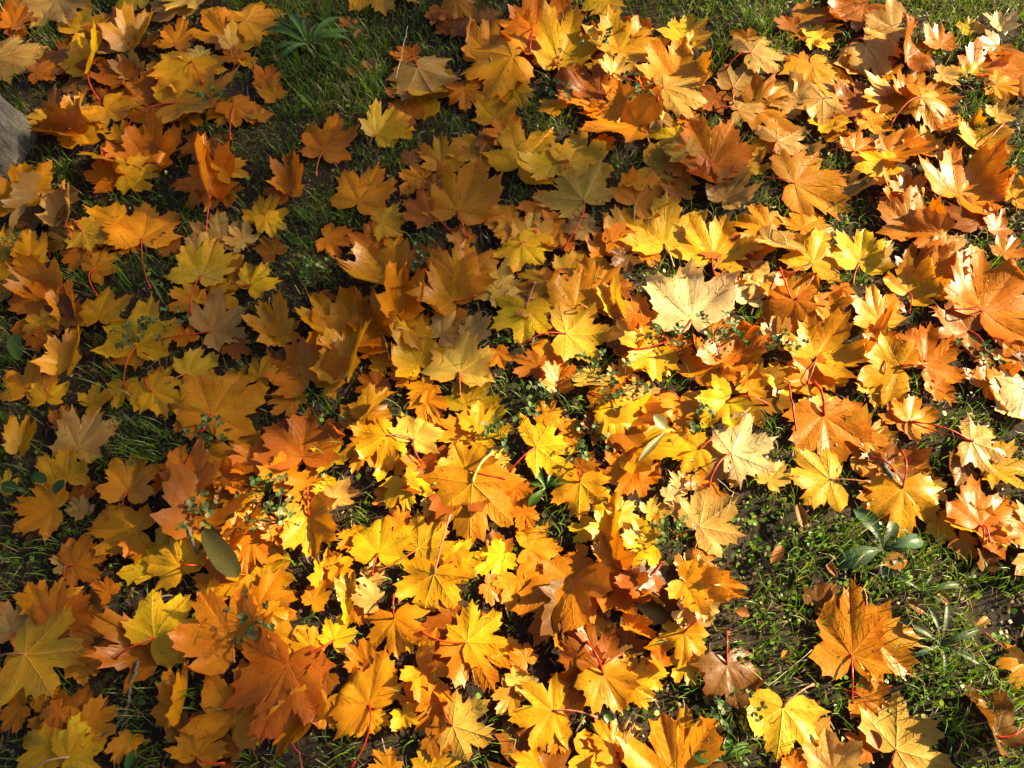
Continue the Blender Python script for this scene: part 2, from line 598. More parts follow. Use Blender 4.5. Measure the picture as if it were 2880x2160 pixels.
30 36 14 44 R _
T 2 2
21 53 62 49 G u s=-2,76 w=1.3 c=.05 ^ #gold_leaf_with_bright_rim_and_crimson_stalk
45 40 66 42 O w=1.2
28 28 37 10 A
74 34 60 14 B n=1 c=.3
87 20 93 54 Y w=1.0 c=-.4 s=82,16 ^ #yellow_leaf_draped_over_an_orange_curl
113 7 99 3 T u w=1.4
113 7 128 12 T u
128 15 128 34 A w=1.5 c=-.2 ^ #small_amber_leaf_with_splayed_points
146 13 151 46 A s=128,8 w=1.35
187 13 164 35 Y s=222,18 f=.3 w=1.2 ^ #golden_leaf_with_long_level_red_stalk
190 59 229 46 W u s=169,90 w=1.25 c=.1 ^ #ivory_leaf_with_ribbed_underside_and_red_stalk
186 62 166 88 T w=1.3
162 56 132 60 G s=173,47 w=1.25 c=-.3 ^ #humped_golden_leaf_with_a_curled_stalk
107 76 74 79 O w=1.2 c=-.15 ^ #orange_leaf_beside_the_dandelion_seedling
59 84 58 118 G u s=54,72 w=1.3 ^ #gold_leaf_hanging_point_down_from_a_red_stalk
85 126 90 89 Y f=1
70 126 46 121 Y
93 113 106 100 P w=1.3
121 138 91 132 Y w=1.5 ^ #rippled_yellow_leaf_beside_a_ring_of_curled_leaf
89 154 76 124 A f=.8 ^ #amber_leaf_curled_into_a_ring
163 122 195 99 T u s=140,132 w=1.35 c=.05 ^ #ivory_leaf_with_curved_ribs_by_bare_soil
14 142 48 141 A w=1.4 c=-.2
62 150 43 160 O
156 164 150 139 T c=.5 n=1
4 88 0 116 O w=1.3
119 78 130 66 O f=.4
150 88 137 76 W f=.5
119 110 134 103 P c=.3
135 96 150 92 W f=.4
165 82 150 90 O
178 92 168 100 O
60 70 78 66 O _
100 50 84 40 O _
150 112 140 96 T
80 150 112 158 R _
160 150 178 160 O _
10 108 18 124 O
T 3 2
2 82 17 63 P
49 26 61 75 O s=40,-1 w=1.3 c=-.05 ^ #large_orange_leaf_with_thick_crimson_stalk_from_above
55 20 24 14 G
86 46 105 30 A w=1.1
55 81 15 80 L u s=87,86 w=1.3 ^ #lemon_leaf_with_arched_pink_stalk_by_open_turf
100 -6 94 21 G w=1.2
146 0 162 20 O c=.3
113 31 126 12 O
123 31 152 21 A s=176,50 w=1.2
215 5 182 10 A w=1.1
222 4 217 41 W u w=1.1
176 49 214 62 T u s=125,32 w=1.35 c=-.1 ^ #cream_leaf_with_strong_ribs_and_long_red_stalk
128 69 125 46 O w=1.1 c=.2
116 84 80 96 O w=1.3
110 75 151 85 R w=1.1 c=.2
114 92 120 134 G s=116,58 w=1.45 c=-.25 ^ #domed_golden_leaf_with_upright_red_stalk
136 88 159 100 P f=.4
182 122 145 108 Y f=.6 s=186,140
150 120 166 136 G w=1.2
168 134 182 147 O
184 122 212 94 O w=1.2 s=184,138 ^ #orange_leaf_creased_beside_bare_soil
222 118 198 130 A w=1.1
172 72 142 74 B c=.3
190 155 188 139 B f=.6
98 60 76 52 O _
100 92 86 116 O _
205 130 190 126 P f=.5
T 0 3
10 49 26 11 T w=1.1
42 36 53 -2 A w=1.0 ^
45 39 80 15 O f=.3 ^ #orange_leaf_combed_with_fine_shadows
20 67 78 64 L u s=-4,68 w=1.2 ^ #big_lemon_leaf_with_many_points_and_pink_stalk
88 56 57 44 O
67 74 89 86 A
130 61 89 37 O c=.35 w=1.2 n=1 ^ #crumpled_rust_leaf_between_lemon_and_gold_leaves
134 54 166 13 G u s=100,71 w=1.25 ^ #gold_leaf_with_slanting_red_stalk_over_rust_leaf
180 23 186 -2 A w=1.2
200 58 174 14 O c=.4 w=1.3 s=203,75 ^ #orange_leaf_cupped_deep_with_shaded_hollow
155 117 166 69 A f=1.1 w=1.0 ^ #amber_leaf_folded_like_butterfly_wings_on_turf
200 126 222 64 O w=1.1 f=.3 ^
2 82 18 119 G
50 119 24 104 A w=1.2
55 130 79 88 R
50 116 28 139 O
72 129 106 112 A f=.3
42 148 8 168 G w=1.2
57 156 90 140 Y s=28,167 w=1.4 ^ #yellow_leaf_with_pale_stalk_below_the_grey_twig
60 134 76 148 Y
168 156 176 137 A s=195,162 w=1.9 ^ #amber_leaf_cluster_piece_with_red_stalk_lit_low
155 140 178 112 B
30 22 20 2 A
92 14 78 4 O
15 115 2 130 O
110 140 100 156 A
70 32 88 22 R _
205 148 190 138 O _
T 1 3
2 25 37 11 A w=1.3
48 21 61 1 O
80 13 74 -6 Y f=.4
78 34 76 14 Y f=.9 w=.7
67 55 79 29 Y s=48,68 w=1.2 ^ #yellow_leaf_with_twin_crossing_red_stalks
102 20 86 8 T
119 36 122 72 A s=120,18 w=1.4 c=-.2 ^ #orange_gold_leaf_like_a_tent_with_red_stalk
154 -2 142 38 G u w=1.4 s=168,-52 ^ #gold_leaf_with_long_drooping_pink_stalk_in_sun
178 38 151 86 R w=1.1
183 57 213 30 G u s=143,48 w=1.2 ^ #gold_leaf_with_vermilion_stalk_over_red_leaf
183 58 206 101 A u w=1.1 ^
30 52 13 86 G u w=1.1
32 58 51 91 Y w=1.1
48 62 33 44 A
96 76 74 58 O c=.2
105 94 110 64 O w=1.2
97 111 72 78 A s=80,167 w=1.6 c=-.1 ^ #broad_amber_leaf_with_long_crimson_stalk_down_to_turf
118 95 100 107 Y
140 111 129 87 A w=1.2
160 108 134 136 O f=.5
142 80 174 113 A f=.5
170 129 207 141 P u s=162,114 w=1.3 ^ #creamy_gold_leaf_with_sunburnt_highlight
26 75 5 150 R w=1.1 ^ #long_dark_rust_leaf_at_shaded_edge
20 102 36 80 R
45 116 10 159 A f=.7
60 108 50 138 A w=1.1
80 112 77 143 A
96 116 106 146 A w=1.1
115 168 102 151 A
150 168 166 140 G w=1.2
222 100 206 122 A c=.3
126 118 130 134 Y f=.3
10 30 24 48 G
60 86 48 100 R _
150 140 168 150 R
90 24 100 40 O _
200 8 214 20 O
215 60 222 80 A
130 50 148 60 Y
T 2 3
5 2 21 31 O w=1.2
52 2 17 60 O f=.3 w=.9 ^ #long_orange_leaf_slanting_with_curled_tip
80 12 49 31 A w=1.2
70 26 54 38 O
87 10 130 25 O c=.4 f=.2
120 -2 84 8 R c=.2
160 39 138 11 T c=.5 n=1
150 4 192 26 Y c=.5 ^ #yellow_leaf_with_rolled_edge_on_open_turf
182 6 200 20 O c=.3
164 26 174 40 T f=.3
76 79 58 32 R w=.9 ^ #dark_brown_leaf_shadowed_beside_curled_leaves
100 64 76 36 B
102 43 129 54 O f=.9
42 46 62 76 O f=.7
149 48 148 77 G s=162,40 w=1.4 c=-.15 ^ #gold_leaf_wrapped_round_a_rust_leaf
150 72 159 98 Y w=1.2
79 85 96 119 G s=64,58 w=1.35 ^ #gold_leaf_with_crimson_stalk_over_dark_brown_leaf
110 89 99 59 L w=1.1
115 86 134 83 L
105 95 128 107 G
186 76 200 119 B s=186,48 w=1.25 c=-.15 ^ #brown_orange_leaf_hanging_limp_on_turf
235 113 230 161 L s=262,93 w=1.4 u ^ #olive_yellow_leaf_with_hooked_pink_stalk
36 116 -2 124 G s=73,123 w=1.25 ^ #glossy_gold_leaf_with_level_pink_stalk
40 110 63 88 A
70 83 28 92 R f=.4
40 132 33 157 A
20 126 44 148 O _
90 151 58 140 O w=1.1
88 148 72 121 A ^
95 149 111 128 T c=.4 n=1
143 178 128 116 A w=1.4 ^ #giant_gold_leaf_bearing_a_sprig_shadow
150 146 150 108 Y
61 155 96 168 G s=28,158 w=1.2
174 146 180 127 O f=.3
12 72 2 56 O
4 92 16 76 P c=.3
130 76 116 62 O f=.5
20 160 4 168 A
184 160 172 152 B
T 3 3
74 67 70 2 A s=73,110 w=.82 c=.1 ^ #tall_orange_leaf_with_knobbed_crimson_stalk
87 50 133 87 A w=1.2 c=-.1 ^ #orange_leaf_barred_by_grass_shadows_on_open_turf
82 104 108 118 O s=65,99 w=1.3 ^
44 22 62 5 B
113 150 151 123 P u s=104,168 w=1.3 ^ #straw_yellow_leaf_ribbed_and_lit_on_the_turf
57 168 50 130 T w=1.3 c=.15 ^ #creamy_orange_leaf_with_dark_rayed_veins
25 168 8 154 O c=.4
200 138 175 89 B f=.7 s=222,130 n=1 ^ #brown_crumpled_leaf_dried_into_a_trough
224 74 212 99 A w=1.2
88 150 76 140 R
'''
# ------------------------------------------------------------------ the setting: ground
rs = np.random.RandomState(11)
def lump(x, y):
    return .006 * np.sin(x * 7.1 + 1.3) * np.cos(y * 6.3) + .005 * np.sin(x * 17 + y * 9) + .003 * np.sin(y * 31 - x * 23)
def axis(lo, hi):
    a = np.linspace(lo, hi, 340)
    far = np.array([1, 2, 4, 8, 16, 40, 100, 300.])
    return np.concatenate([lo - far[::-1], a, hi + far])
gx, gy = axis(-2.6, 2.6), axis(-.9, 3.5)
GX, GY = np.meshgrid(gx, gy); GZ = lump(GX, GY) + rs.normal(0, .0030, GX.shape)
nx, ny = len(gx), len(gy)
idx = np.arange(nx * ny).reshape(ny, nx)
Fq = np.stack([idx[:-1, :-1], idx[:-1, 1:], idx[1:, 1:], idx[1:, :-1]], -1).reshape(-1, 4).tolist()
tag(link('ground', mesh('ground', np.stack([GX, GY, GZ], -1).reshape(-1, 3), Fq, M['soil'])), 'dark bare soil under the turf and fallen leaves', 'ground', kind='structure')
# ------------------------------------------------------------------ trees: the trunk at the edge of the leaf carpet and the one that shades it
def tree(name, base, height, radius, targets, leaf_pts, leaf_size, label, flare=1.5, seed=3):
    r = random.Random(seed); root = link(name, None, loc=(base[0], base[1], 0)); tag(root, label, 'tree')
    b = Vector((base[0], base[1], 0)); V = []; F = []; nseg = 34; nh = 46
    for i in range(nh + 1):
        t = i / nh; z = -.06 + height * t ** 1.6
        rr = radius * (1 - .55 * t) * (1 + (flare - 1) * math.exp(-max(z, 0) * 9))
        for k in range(nseg):
            a = 2 * math.pi * k / nseg
            q = rr * (1 + .07 * math.sin(3 * a + 1) * math.exp(-max(z, 0) * 4) + .035 * math.sin(7 * a + z * 3) + .02 * math.sin(13 * a - z * 9) + r.uniform(-.016, .016))
            V.append((q * math.cos(a) + .05 * math.sin(z * .7) , q * math.sin(a), z))
    for i in range(nh):
        for k in range(nseg):
            k2 = (k + 1) % nseg; F.append((i * nseg + k, i * nseg + k2, (i + 1) * nseg + k2, (i + 1) * nseg + k))
    F.append(tuple(nh * nseg + k for k in range(nseg)))
    tr = link('trunk', mesh('trunk', V, F, M['bark']), root)
    top = Vector((.05 * math.sin(height * .7), 0, height))
    for tg in targets:
        e = Vector(tg) - b; s = top * r.uniform(.62, .98); s.x = .05 * math.sin(s.z * .7)
        pts = [s.lerp(e, q) + Vector((r.uniform(-.1, .1), r.uniform(-.1, .1), .35 * math.sin(q * 3.14) + r.uniform(-.05, .05))) * min(1, q * 3) for q in np.linspace(0, 1, 9)]
        v, f = tube(pts, [max(.004, radius * .32 * (1 - q) ** 1.2) for q in np.linspace(0, 1, 9)], 6)
        link('limb', mesh('limb', v, f, M['bark']), root)
    # crown: one leaf at a time, each a small bent five-pointed blade
    star = [(0, 0), (.12, -.2), (.5, .02), (.3, .28), (.62, .62), (.2, .55), (0, 1), (-.2, .55), (-.62, .62), (-.3, .28), (-.5, .02), (-.12, -.2)]
    V = []; F = []; C = []
    cols = [(.42, .20, .012), (.45, .28, .02), (.36, .13, .01), (.2, .2, .02)]
    for p in leaf_pts:
        p = Vector(p) - b; q = Quaternion((r.gauss(0, 1), r.gauss(0, 1), r.gauss(0, 1), r.gauss(0, 1))).normalized(); s = leaf_size * r.uniform(.7, 1.25)
        o = len(V); c = r.choice(cols)
        for (x, y) in star:
            V.append(p + q @ Vector((x * s, (y - .4) * s, .25 * s * x * x))); C.append((*c, 1))
        for a in range(1, len(star)):
            b2 = a % (len(star) - 1) + 1
            F.append((o, o + a, o + b2))
    cr = link('crown', mesh('crown', V, F, M['litter'], attr={'Col': ('FLOAT_COLOR', C)}), root); cr['kind'] = 'stuff'
    return root
tb = U(-82, 412)
r0 = random.Random(5)
tp = [Vector((tb[0] + r0.uniform(-1.6, .2), tb[1] + r0.uniform(-.2, 2), r0.uniform(3.3, 4.6))) for _ in range(10)]
lp = [t + Vector((r0.gauss(0, .35), r0.gauss(0, .35), r0.gauss(0, .25))) for t in tp for _ in range(45)]
tree('maple_tree', tb, 4.0, .105, tp, lp, .11, 'grey rough-barked maple trunk rising from the edge of the leaves', flare=1.45)
# the tree towards the sun whose thinning crown dapples the ground
def inside(px, py, poly):
    c = False; j = len(poly) - 1
    for i in range(len(poly)):
        (xi, yi), (xj, yj) = poly[i], poly[j]
        if (yi > py) != (yj > py) and px < (xj - xi) * (py - yi) / (yj - yi) + xi: c = not c
        j = i
    return c
SHADE = [(-700, -700), (1380, -700), (1400, 60), (1440, 330), (1560, 470), (1800, 420), (2090, 420), (2200, 480), (1960, 580), (1800, 670), (1640, 780), (1440, 910), (1200, 1060),
         (980, 1080), (800, 1240), (640, 1330), (420, 1440), (-700, 1420)]
SHADE2 = [(-700, 1420), (420, 1440), (400, 1620), (560, 1760), (690, 1850), (860, 1960), (1040, 2030), (1060, 2400), (-700, 2400)]
rt = random.Random(21); lp = []; D0 = 13.0
def upray(g):
    d = (D0 - 1.2 * rt.random() - .3) / math.cos(rad(SUN_EL)); return Vector((g[0], g[1], .02)) + SUNV * d
def poisson(poly, n, box):
    k = 0; grd = []
    while k < n:
        cs_ = [U(a, b) for a, b in ((rt.uniform(*box[0]), rt.uniform(*box[1])) for _ in range(14)) if inside(a, b, poly)]
        if not cs_: continue
        g = max(cs_, key=lambda c: min(((c[0] - q[0]) * 1.0) ** 2 + ((c[1] - q[1]) * 1.0) ** 2 for q in grd)) if grd else cs_[0]
        grd.append(g); lp.append(upray(g)); k += 1
poisson(SHADE, 720, ((-700, 2300), (-700, 1450)))
poisson(SHADE2, 100, ((-700, 1100), (1400, 2400)))
cl = [lp[i] for i in range(0, len(lp), 25)]
hub = Vector((U(900, -700)[0], U(900, -700)[1], 0)) + Vector((SUNV.x, SUNV.y, 0)) / math.cos(rad(SUN_EL)) * 12.6
for _ in range(14):                     # the rest of the crown, above and behind
    c = hub + Vector((rt.gauss(0, 1.0), rt.gauss(.9, .7), rt.uniform(6.6, 8.6)))
    lp += [c + Vector((rt.gauss(0, .4), rt.gauss(0, .4), rt.gauss(0, .3))) for _ in range(40)]; cl.append(c)
tree('maple_tree', (hub.x, hub.y), 6.3, .13, cl, lp, .12, 'thin-crowned maple standing sunward, its leaves dappling the ground with shade', seed=8)
# ------------------------------------------------------------------ leaf shapes
HALF = np.array([(0, 1), (3.5, .90), (7, .85), (12.5, .90), (15, .81), (17.5, .74), (21, .74), (22.5, .66), (24.5, .61), (27, .64), (30, .72), (32, .75), (35, .90), (40, .87), (46, 1.0),
        (51, .87), (55, .81), (61, .86), (64, .75), (68, .68), (73, .70), (76, .61), (79.5, .57), (83, .60), (88, .66), (91, .66), (98, .80), (105, .65), (110, .59), (119, .60), (124, .49),
        (136, .45), (146, .32), (160, .21), (172, .09), (180, .03)], float)
def outline(rg, w, sub):
    sides = []
    lob0 = rg.normal(1, .03)
    sd = rg.uniform(.74, 1.08)
    for s in (1, -1):
        a = HALF[:, 0].copy(); r = HALF[:, 1].copy()
        r *= 1 + rg.normal(0, .035, len(r)); a[1:-1] += rg.normal(0, .7, len(a) - 2)
        l1, l2 = rg.normal(.97, .06), rg.normal(.95, .09)
        for i, q in enumerate(HALF[:, 0]):
            if 24.5 < q < 79.5: r[i] *= l1
            elif q > 79.5: r[i] *= l2
        for i, q in enumerate(HALF[:, 0]):
            if q in (24.5, 79.5): r[i] *= sd
            elif q in (22.5, 27, 76, 83): r[i] *= 1 + (sd - 1) * .6
        r[0] = lob0; sh = rg.normal(0, 3.0)
        a[9:23] += sh; a[23:30] += sh * 1.4
        a = np.clip(a, 0, 180)
        x = np.sin(np.radians(a)) * r * s * w; y = np.cos(np.radians(a)) * r
        sides.append(np.stack([x, y], -1))
    P = np.concatenate([sides[0], sides[1][-2:0:-1]])
    if sub:
        Q = np.roll(P, -1, 0); mid = (P + Q) / 2 * (1 - .02)
        P = np.stack([P, mid], 1).reshape(-1, 2)
    return P, sides
class Bend:
    "bends a flat leaf (unit length, tip towards +y) into the shape it dried to"
    def __init__(s, rg, c, f, n, u):
        s.c = c; s.f = f; s.n = n; s.u = u
        s.ph = rg.uniform(0, 6.28, 8); s.k = rg.uniform(.6, 1.3, 8)
        s.curl = rg.normal(0.03, .24 if n < .5 else .45, 5) + c * .15
        s.tilt = rg.normal(0, .05, 2)
        s.roll = []
        for _ in range(rg.randint(0, 3) + (1 if n > .5 else 0) + (1 if abs(c) > .3 else 0)):
            s.roll.append((rg.uniform(-2.6, 2.6), rg.uniform(.45, .75), rg.uniform(.10, .22), rg.uniform(.5, 1.5) * (1 if rg.rand() < .75 else -1)))
    def __call__(s, xy, up=0.0):
        x, y = xy[:, 0].copy(), xy[:, 1].copy(); r = np.hypot(x, y); th = np.degrees(np.arctan2(np.abs(x), y))
        # quilted panels between the ribs
        edges = [0, 46, 98, 180]; fr = np.zeros_like(th)
        for a, b in zip(edges[:-1], edges[1:]):
            mk = (th >= a) & (th <= b); fr[mk] = np.sin(np.pi * (th[mk] - a) / (b - a))
        z = (-.06 if s.u else .055) * fr * r
        z += 0.016 * np.abs(np.sin(r * 22 + s.ph[0])) * fr * r * (1 - .3 * fr)          # side-vein puckers
        wv = sum(np.sin(x * s.k[i] * 6 + y * s.k[i + 4] * 5 * (1 if i % 2 else -1) + s.ph[i]) for i in range(4)) / 4
        z += (.05 + .13 * s.n) * wv * np.minimum(1, r * 1.6) ** 1.5
        z += .03 * (1 + 2 * s.n) * np.sin(np.radians(th) * 9 + s.ph[5] + (x > 0) * 1.7) * r ** 3
        for i, a in enumerate((-98, -46, 0, 46, 98)):
            d = np.exp(-((np.degrees(np.arctan2(x, y)) - a) / 20) ** 2); z += s.curl[i] * d * np.maximum(0, r - .4) ** 1.6
        cc = s.c; z += cc * r ** 2 * .9; q = 1 / np.sqrt(1 + (1.1 * cc * r) ** 2); x *= q; y *= q
        z += up
        if s.f:                       # fold along the midrib
            a = s.f; wd = .10; ax = np.abs(x); R = wd / a
            xa = np.where(ax < wd, R * np.sin(ax / R), R * math.sin(a) + (ax - wd) * math.cos(a))
            za = np.where(ax < wd, R * (1 - np.cos(ax / R)), R * (1 - math.cos(a)) + (ax - wd) * math.sin(a))
            nx_ = np.where(ax < wd, -np.sin(ax / R), -math.sin(a)); nz_ = np.where(ax < wd, np.cos(ax / R), math.cos(a))
            x = np.sign(x) * (xa + nx_ * z); z = za + nz_ * z
            lean = s.tilt[0] * 8 * s.f     # a folded leaf tips over to one side
            lean = max(-.7, min(.7, lean)); cs, sn = math.cos(lean), math.sin(lean)
            x, z = x * cs - z * sn, x * sn + z * cs
        for (phi, d0, R, am) in s.roll:   # a lobe or edge rolled over
            dx, dy = math.sin(phi), math.cos(phi); t = x * dx + y * dy - d0; m = t > 0
            sg = 1 if am > 0 else -1; am = abs(am); arc = np.minimum(t / R, am); rest = np.maximum(0, t - R * am)
            nt_ = R * np.sin(arc) + rest * np.cos(arc) - sg * z * np.sin(arc); nz = sg * (R * (1 - np.cos(arc)) + rest * np.sin(arc)) + z * np.cos(arc)
            x = np.where(m, x + (nt_ - t) * dx, x); y = np.where(m, y + (nt_ - t) * dy, y); z = np.where(m, nz, z)
        z += s.tilt[0] * x + s.tilt[1] * y
        return np.stack([x, y, z], -1)
RINGS = [.0, .10, .24, .40, .56, .71, .84, .93, 1.0]; RLOW = [.0, .3, .65, 1.0]
def blade(P, bend, rings):
    n = len(P); V = [np.zeros((1, 2))]; E = [0.0]
    for t in rings[1:]:
        V.append(P * t); E += [t] * n
    V = np.concatenate(V); F = []
    for k in range(n): F.append((0, 1 + (k + 1) % n, 1 + k))
    for i in range(len(rings) - 2):
        a = 1 + i * n; b = a + n
        for k in range(n):
            k2 = (k + 1) % n; F.append((a + k, a + k2, b + k2, b + k))
    return bend(V), F, E
def veins(sides, bend, up):
    V = []; F = []
    def strip(pts, w0, w1):
        pts = np.asarray(pts); d = np.gradient(pts, axis=0); d /= np.linalg.norm(d, axis=1)[:, None] + 1e-9
        nn = np.stack([-d[:, 1], d[:, 0]], -1); ws = np.linspace(w0, w1, len(pts))[:, None]
        A = bend(pts + nn * ws, .0006); B = bend(pts, up); C = bend(pts - nn * ws, .0006); o = sum(len(v) for v in V); k = len(pts)
        V.append(np.concatenate([A, B, C]))
        for i in range(k - 1):
            F.append((o + i, o + i + 1, o + k + i + 1, o + k + i)); F.append((o + k + i, o + k + i + 1, o + 2 * k + i + 1, o + 2 * k + i))
    tips = [sides[0][0]] + [sides[q][j] for j in (14, 26) for q in (0, 1)]
    for m, tp_ in enumerate(tips):
        t = np.linspace(.0, .95, 11)[:, None]; big = (1, .9, .9, .6, .6)[m]
        strip(tp_ * t, .0095 * big, .0025)
        dirv = tp_ / np.linalg.norm(tp_)
        for i, q in enumerate((.22, .38, .53, .67, .79)[:5 if m < 3 else 3]):
            for sg in (1, -1):
                ang = math.radians(43) * sg; rot = np.array([[math.cos(ang), -math.sin(ang)], [math.sin(ang), math.cos(ang)]])
                ln = (.19 if m < 3 else .13) * (1.15 - abs(q - .45))
                e = tp_ * q + rot @ dirv * ln; c = tp_ * q + rot @ dirv * ln * .5 + dirv * .004
                strip([tp_ * q, c, e + dirv * ln * .12], .0042 * big, .0012)
    return np.concatenate(V), F
COLS = {'T': (.60, .36, .085), 'P': (.78, .49, .07), 'Y': (.82, .455, .008), 'G': (.76, .382, .007), 'A': (.73, .302, .005), 'O': (.66, .222, .004),
        'R': (.40, .125, .004), 'B': (.20, .085, .012), 'L': (.79, .475, .022), 'W': (.88, .69, .27)}
CWORD = {'T': 'tan', 'P': 'pale gold', 'Y': 'yellow', 'G': 'golden', 'A': 'amber', 'O': 'orange', 'R': 'rust red', 'B': 'brown', 'L': 'lemon', 'W': 'cream'}
# ------------------------------------------------------------------ read the catalogue
FREE = ('glowing in full', 'thin tan', 'above the cream', 'straight red', 'from a pink', 'alone on', 'dry straw', 'arched stalk over', 'tilted between', 'by a pale straw', 'clover', 'long scarlet', 'spread flat', 'many points', 'slanting red', 'ivory', 'arched pink', 'thick yellow', 'domed', 'from above', 'vivid', 'knobbed', 'ribbed and', 'strong ribs', 'upturned lobe', 'dark freckles', 'point down', 'bright rim', 'half in', 'level pink', 'sunburnt', 'vermilion', 'crimson stalk down', 'hooked red', 'limp', 'sprig shadow', 'butterfly', 'turf patch', 'reaching over', 'star leaf lying', 'white gleaming', 'pointing away', 'horizontal')
leaves = []; tx = ty = 0
for ln in CAT.strip().splitlines():
    q = ln.split()
    if q[0] == 'T': tx, ty = int(q[1]) * 720, int(q[2]) * 540; continue
    cv = lambda a, b: (tx + float(a) * 3.255, ty + float(b) * 3.255)
    d = dict(j=cv(q[0], q[1]), t=cv(q[2], q[3]), col=q[4], s=None, w=1.0, c=None, f=0.0, u=False, l=1.0, n=0.0, k=0.0, top=1, ph=None, id=len(leaves))
    for o in q[5:]:
        if o == 'u': d['u'] = True
        elif o == '^': d['top'] = 2
        elif o == '_': d['top'] = 0
        elif o[0] == '#': d['ph'] = o[1:].replace('_', ' ')
        elif o[0] == 's': d['s'] = cv(*o[2:].split(','))
        else: d[o[0]] = float(o[2:])
    d['w'] *= .785
    if d['ph']: d['top'] = 4 if any(k in d['ph'] for k in FREE) else 3
    leaves.append(d)
rg = np.random.RandomState(4)
for d in leaves:
    a, b = U(*d['j'], .02), U(*d['t'], .02); d['L'] = float(np.hypot(*(b - a))) * d['l']
    d['L'] = max(.045, min(.185, d['L'])) * (1.0 if d['top'] >= 2 else .95)
    d['big'] = d['L'] ** 2 * d['w'] * (9 if d['ph'] else 1) * (3, 5, 8, 8, 8)[d['top']]
    if d['c'] is None: d['c'] = rg.normal(-.02, .09)
order = sorted(leaves, key=lambda d: -d['big'])
for i, d in enumerate(order): d['own'] = i < 300
# loose ground the photo shows free of leaves (centre, half size, in photo pixels)
BARE = [(940, 160, 200, 190), (850, 640, 130, 100), (1010, 300, 120, 70), (440, 790, 110, 75), (300, 1190, 300, 130), (150, 1450, 170, 110), (520, 1990, 170, 150), (2400, 1620, 330, 130), (2640, 1850, 300, 330),
        (2080, 1520, 120, 110), (2020, 100, 130, 120), (2640, 120, 130, 130), (920, 1240, 60, 110), (1000, 2090, 110, 70), (1880, 1420, 90, 110), (2060, 2000, 110, 140), (1560, 60, 60, 40), (1560, 330, 80, 40),
        (1860, 900, 60, 60), (1990, 780, 60, 90), (500, 1740, 60, 60), (2680, 230, 120, 110), (230, 780, 40, 60), (2600, 1330, 60, 60), (1010, 1690, 40, 60), (780, 1430, 60, 80)]
def bare(px, py):
    return max(1 - ((px - a) / b) ** 2 - ((py - c) / d) ** 2 for a, c, b, d in BARE)
def toPx(x, y, z=0):
    p = rad(PITCH); dz = z - CAM_H; f = y * math.cos(p) - dz * math.sin(p); v = y * math.sin(p) + dz * math.cos(p)
    return 1440 + x / f * FPX, 1080 - v / f * FPX
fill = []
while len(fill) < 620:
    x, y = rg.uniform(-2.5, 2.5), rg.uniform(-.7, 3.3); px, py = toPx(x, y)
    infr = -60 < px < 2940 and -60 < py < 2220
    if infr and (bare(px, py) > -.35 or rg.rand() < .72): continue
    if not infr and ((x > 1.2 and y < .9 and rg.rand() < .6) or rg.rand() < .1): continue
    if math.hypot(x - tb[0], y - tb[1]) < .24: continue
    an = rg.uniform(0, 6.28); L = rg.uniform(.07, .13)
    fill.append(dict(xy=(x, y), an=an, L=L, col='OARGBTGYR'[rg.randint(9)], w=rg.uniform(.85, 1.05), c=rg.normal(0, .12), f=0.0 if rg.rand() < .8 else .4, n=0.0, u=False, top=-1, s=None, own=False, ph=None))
# ------------------------------------------------------------------ lay them down, lowest first
HS = .01; HX0, HY0 = -2.9, -1.2; HN = (480, 580); HF = np.zeros(HN)
def blur(a, k):
    for ax in (0, 1):
        s = np.zeros_like(a)
        for o in range(-k, k + 1): s += np.roll(a, o, ax)
        a = s / (2 * k + 1)
    return a
def cell(x, y): return np.clip(((y - HY0) / HS).astype(int), 0, HN[0] - 1), np.clip(((x - HX0) / HS).astype(int), 0, HN[1] - 1)
def samp(A, x, y):
    fx = np.clip((np.asarray(x) - HX0) / HS - .5, 0, HN[1] - 2); fy = np.clip((np.asarray(y) - HY0) / HS - .5, 0, HN[0] - 2)
    i = fx.astype(int); j = fy.astype(int); a = fx - i; b = fy - j
    return A[j, i] * (1 - a) * (1 - b) + A[j, i + 1] * a * (1 - b) + A[j + 1, i] * (1 - a) * b + A[j + 1, i + 1] * a * b
yy, xx = np.mgrid[0:HN[0], 0:HN[1]]
HF[:] = lump(xx * HS + HX0, yy * HS + HY0) + .010          # leaves ride on the short turf
HB = blur(HF, 2); HT = HF.copy(); later = []
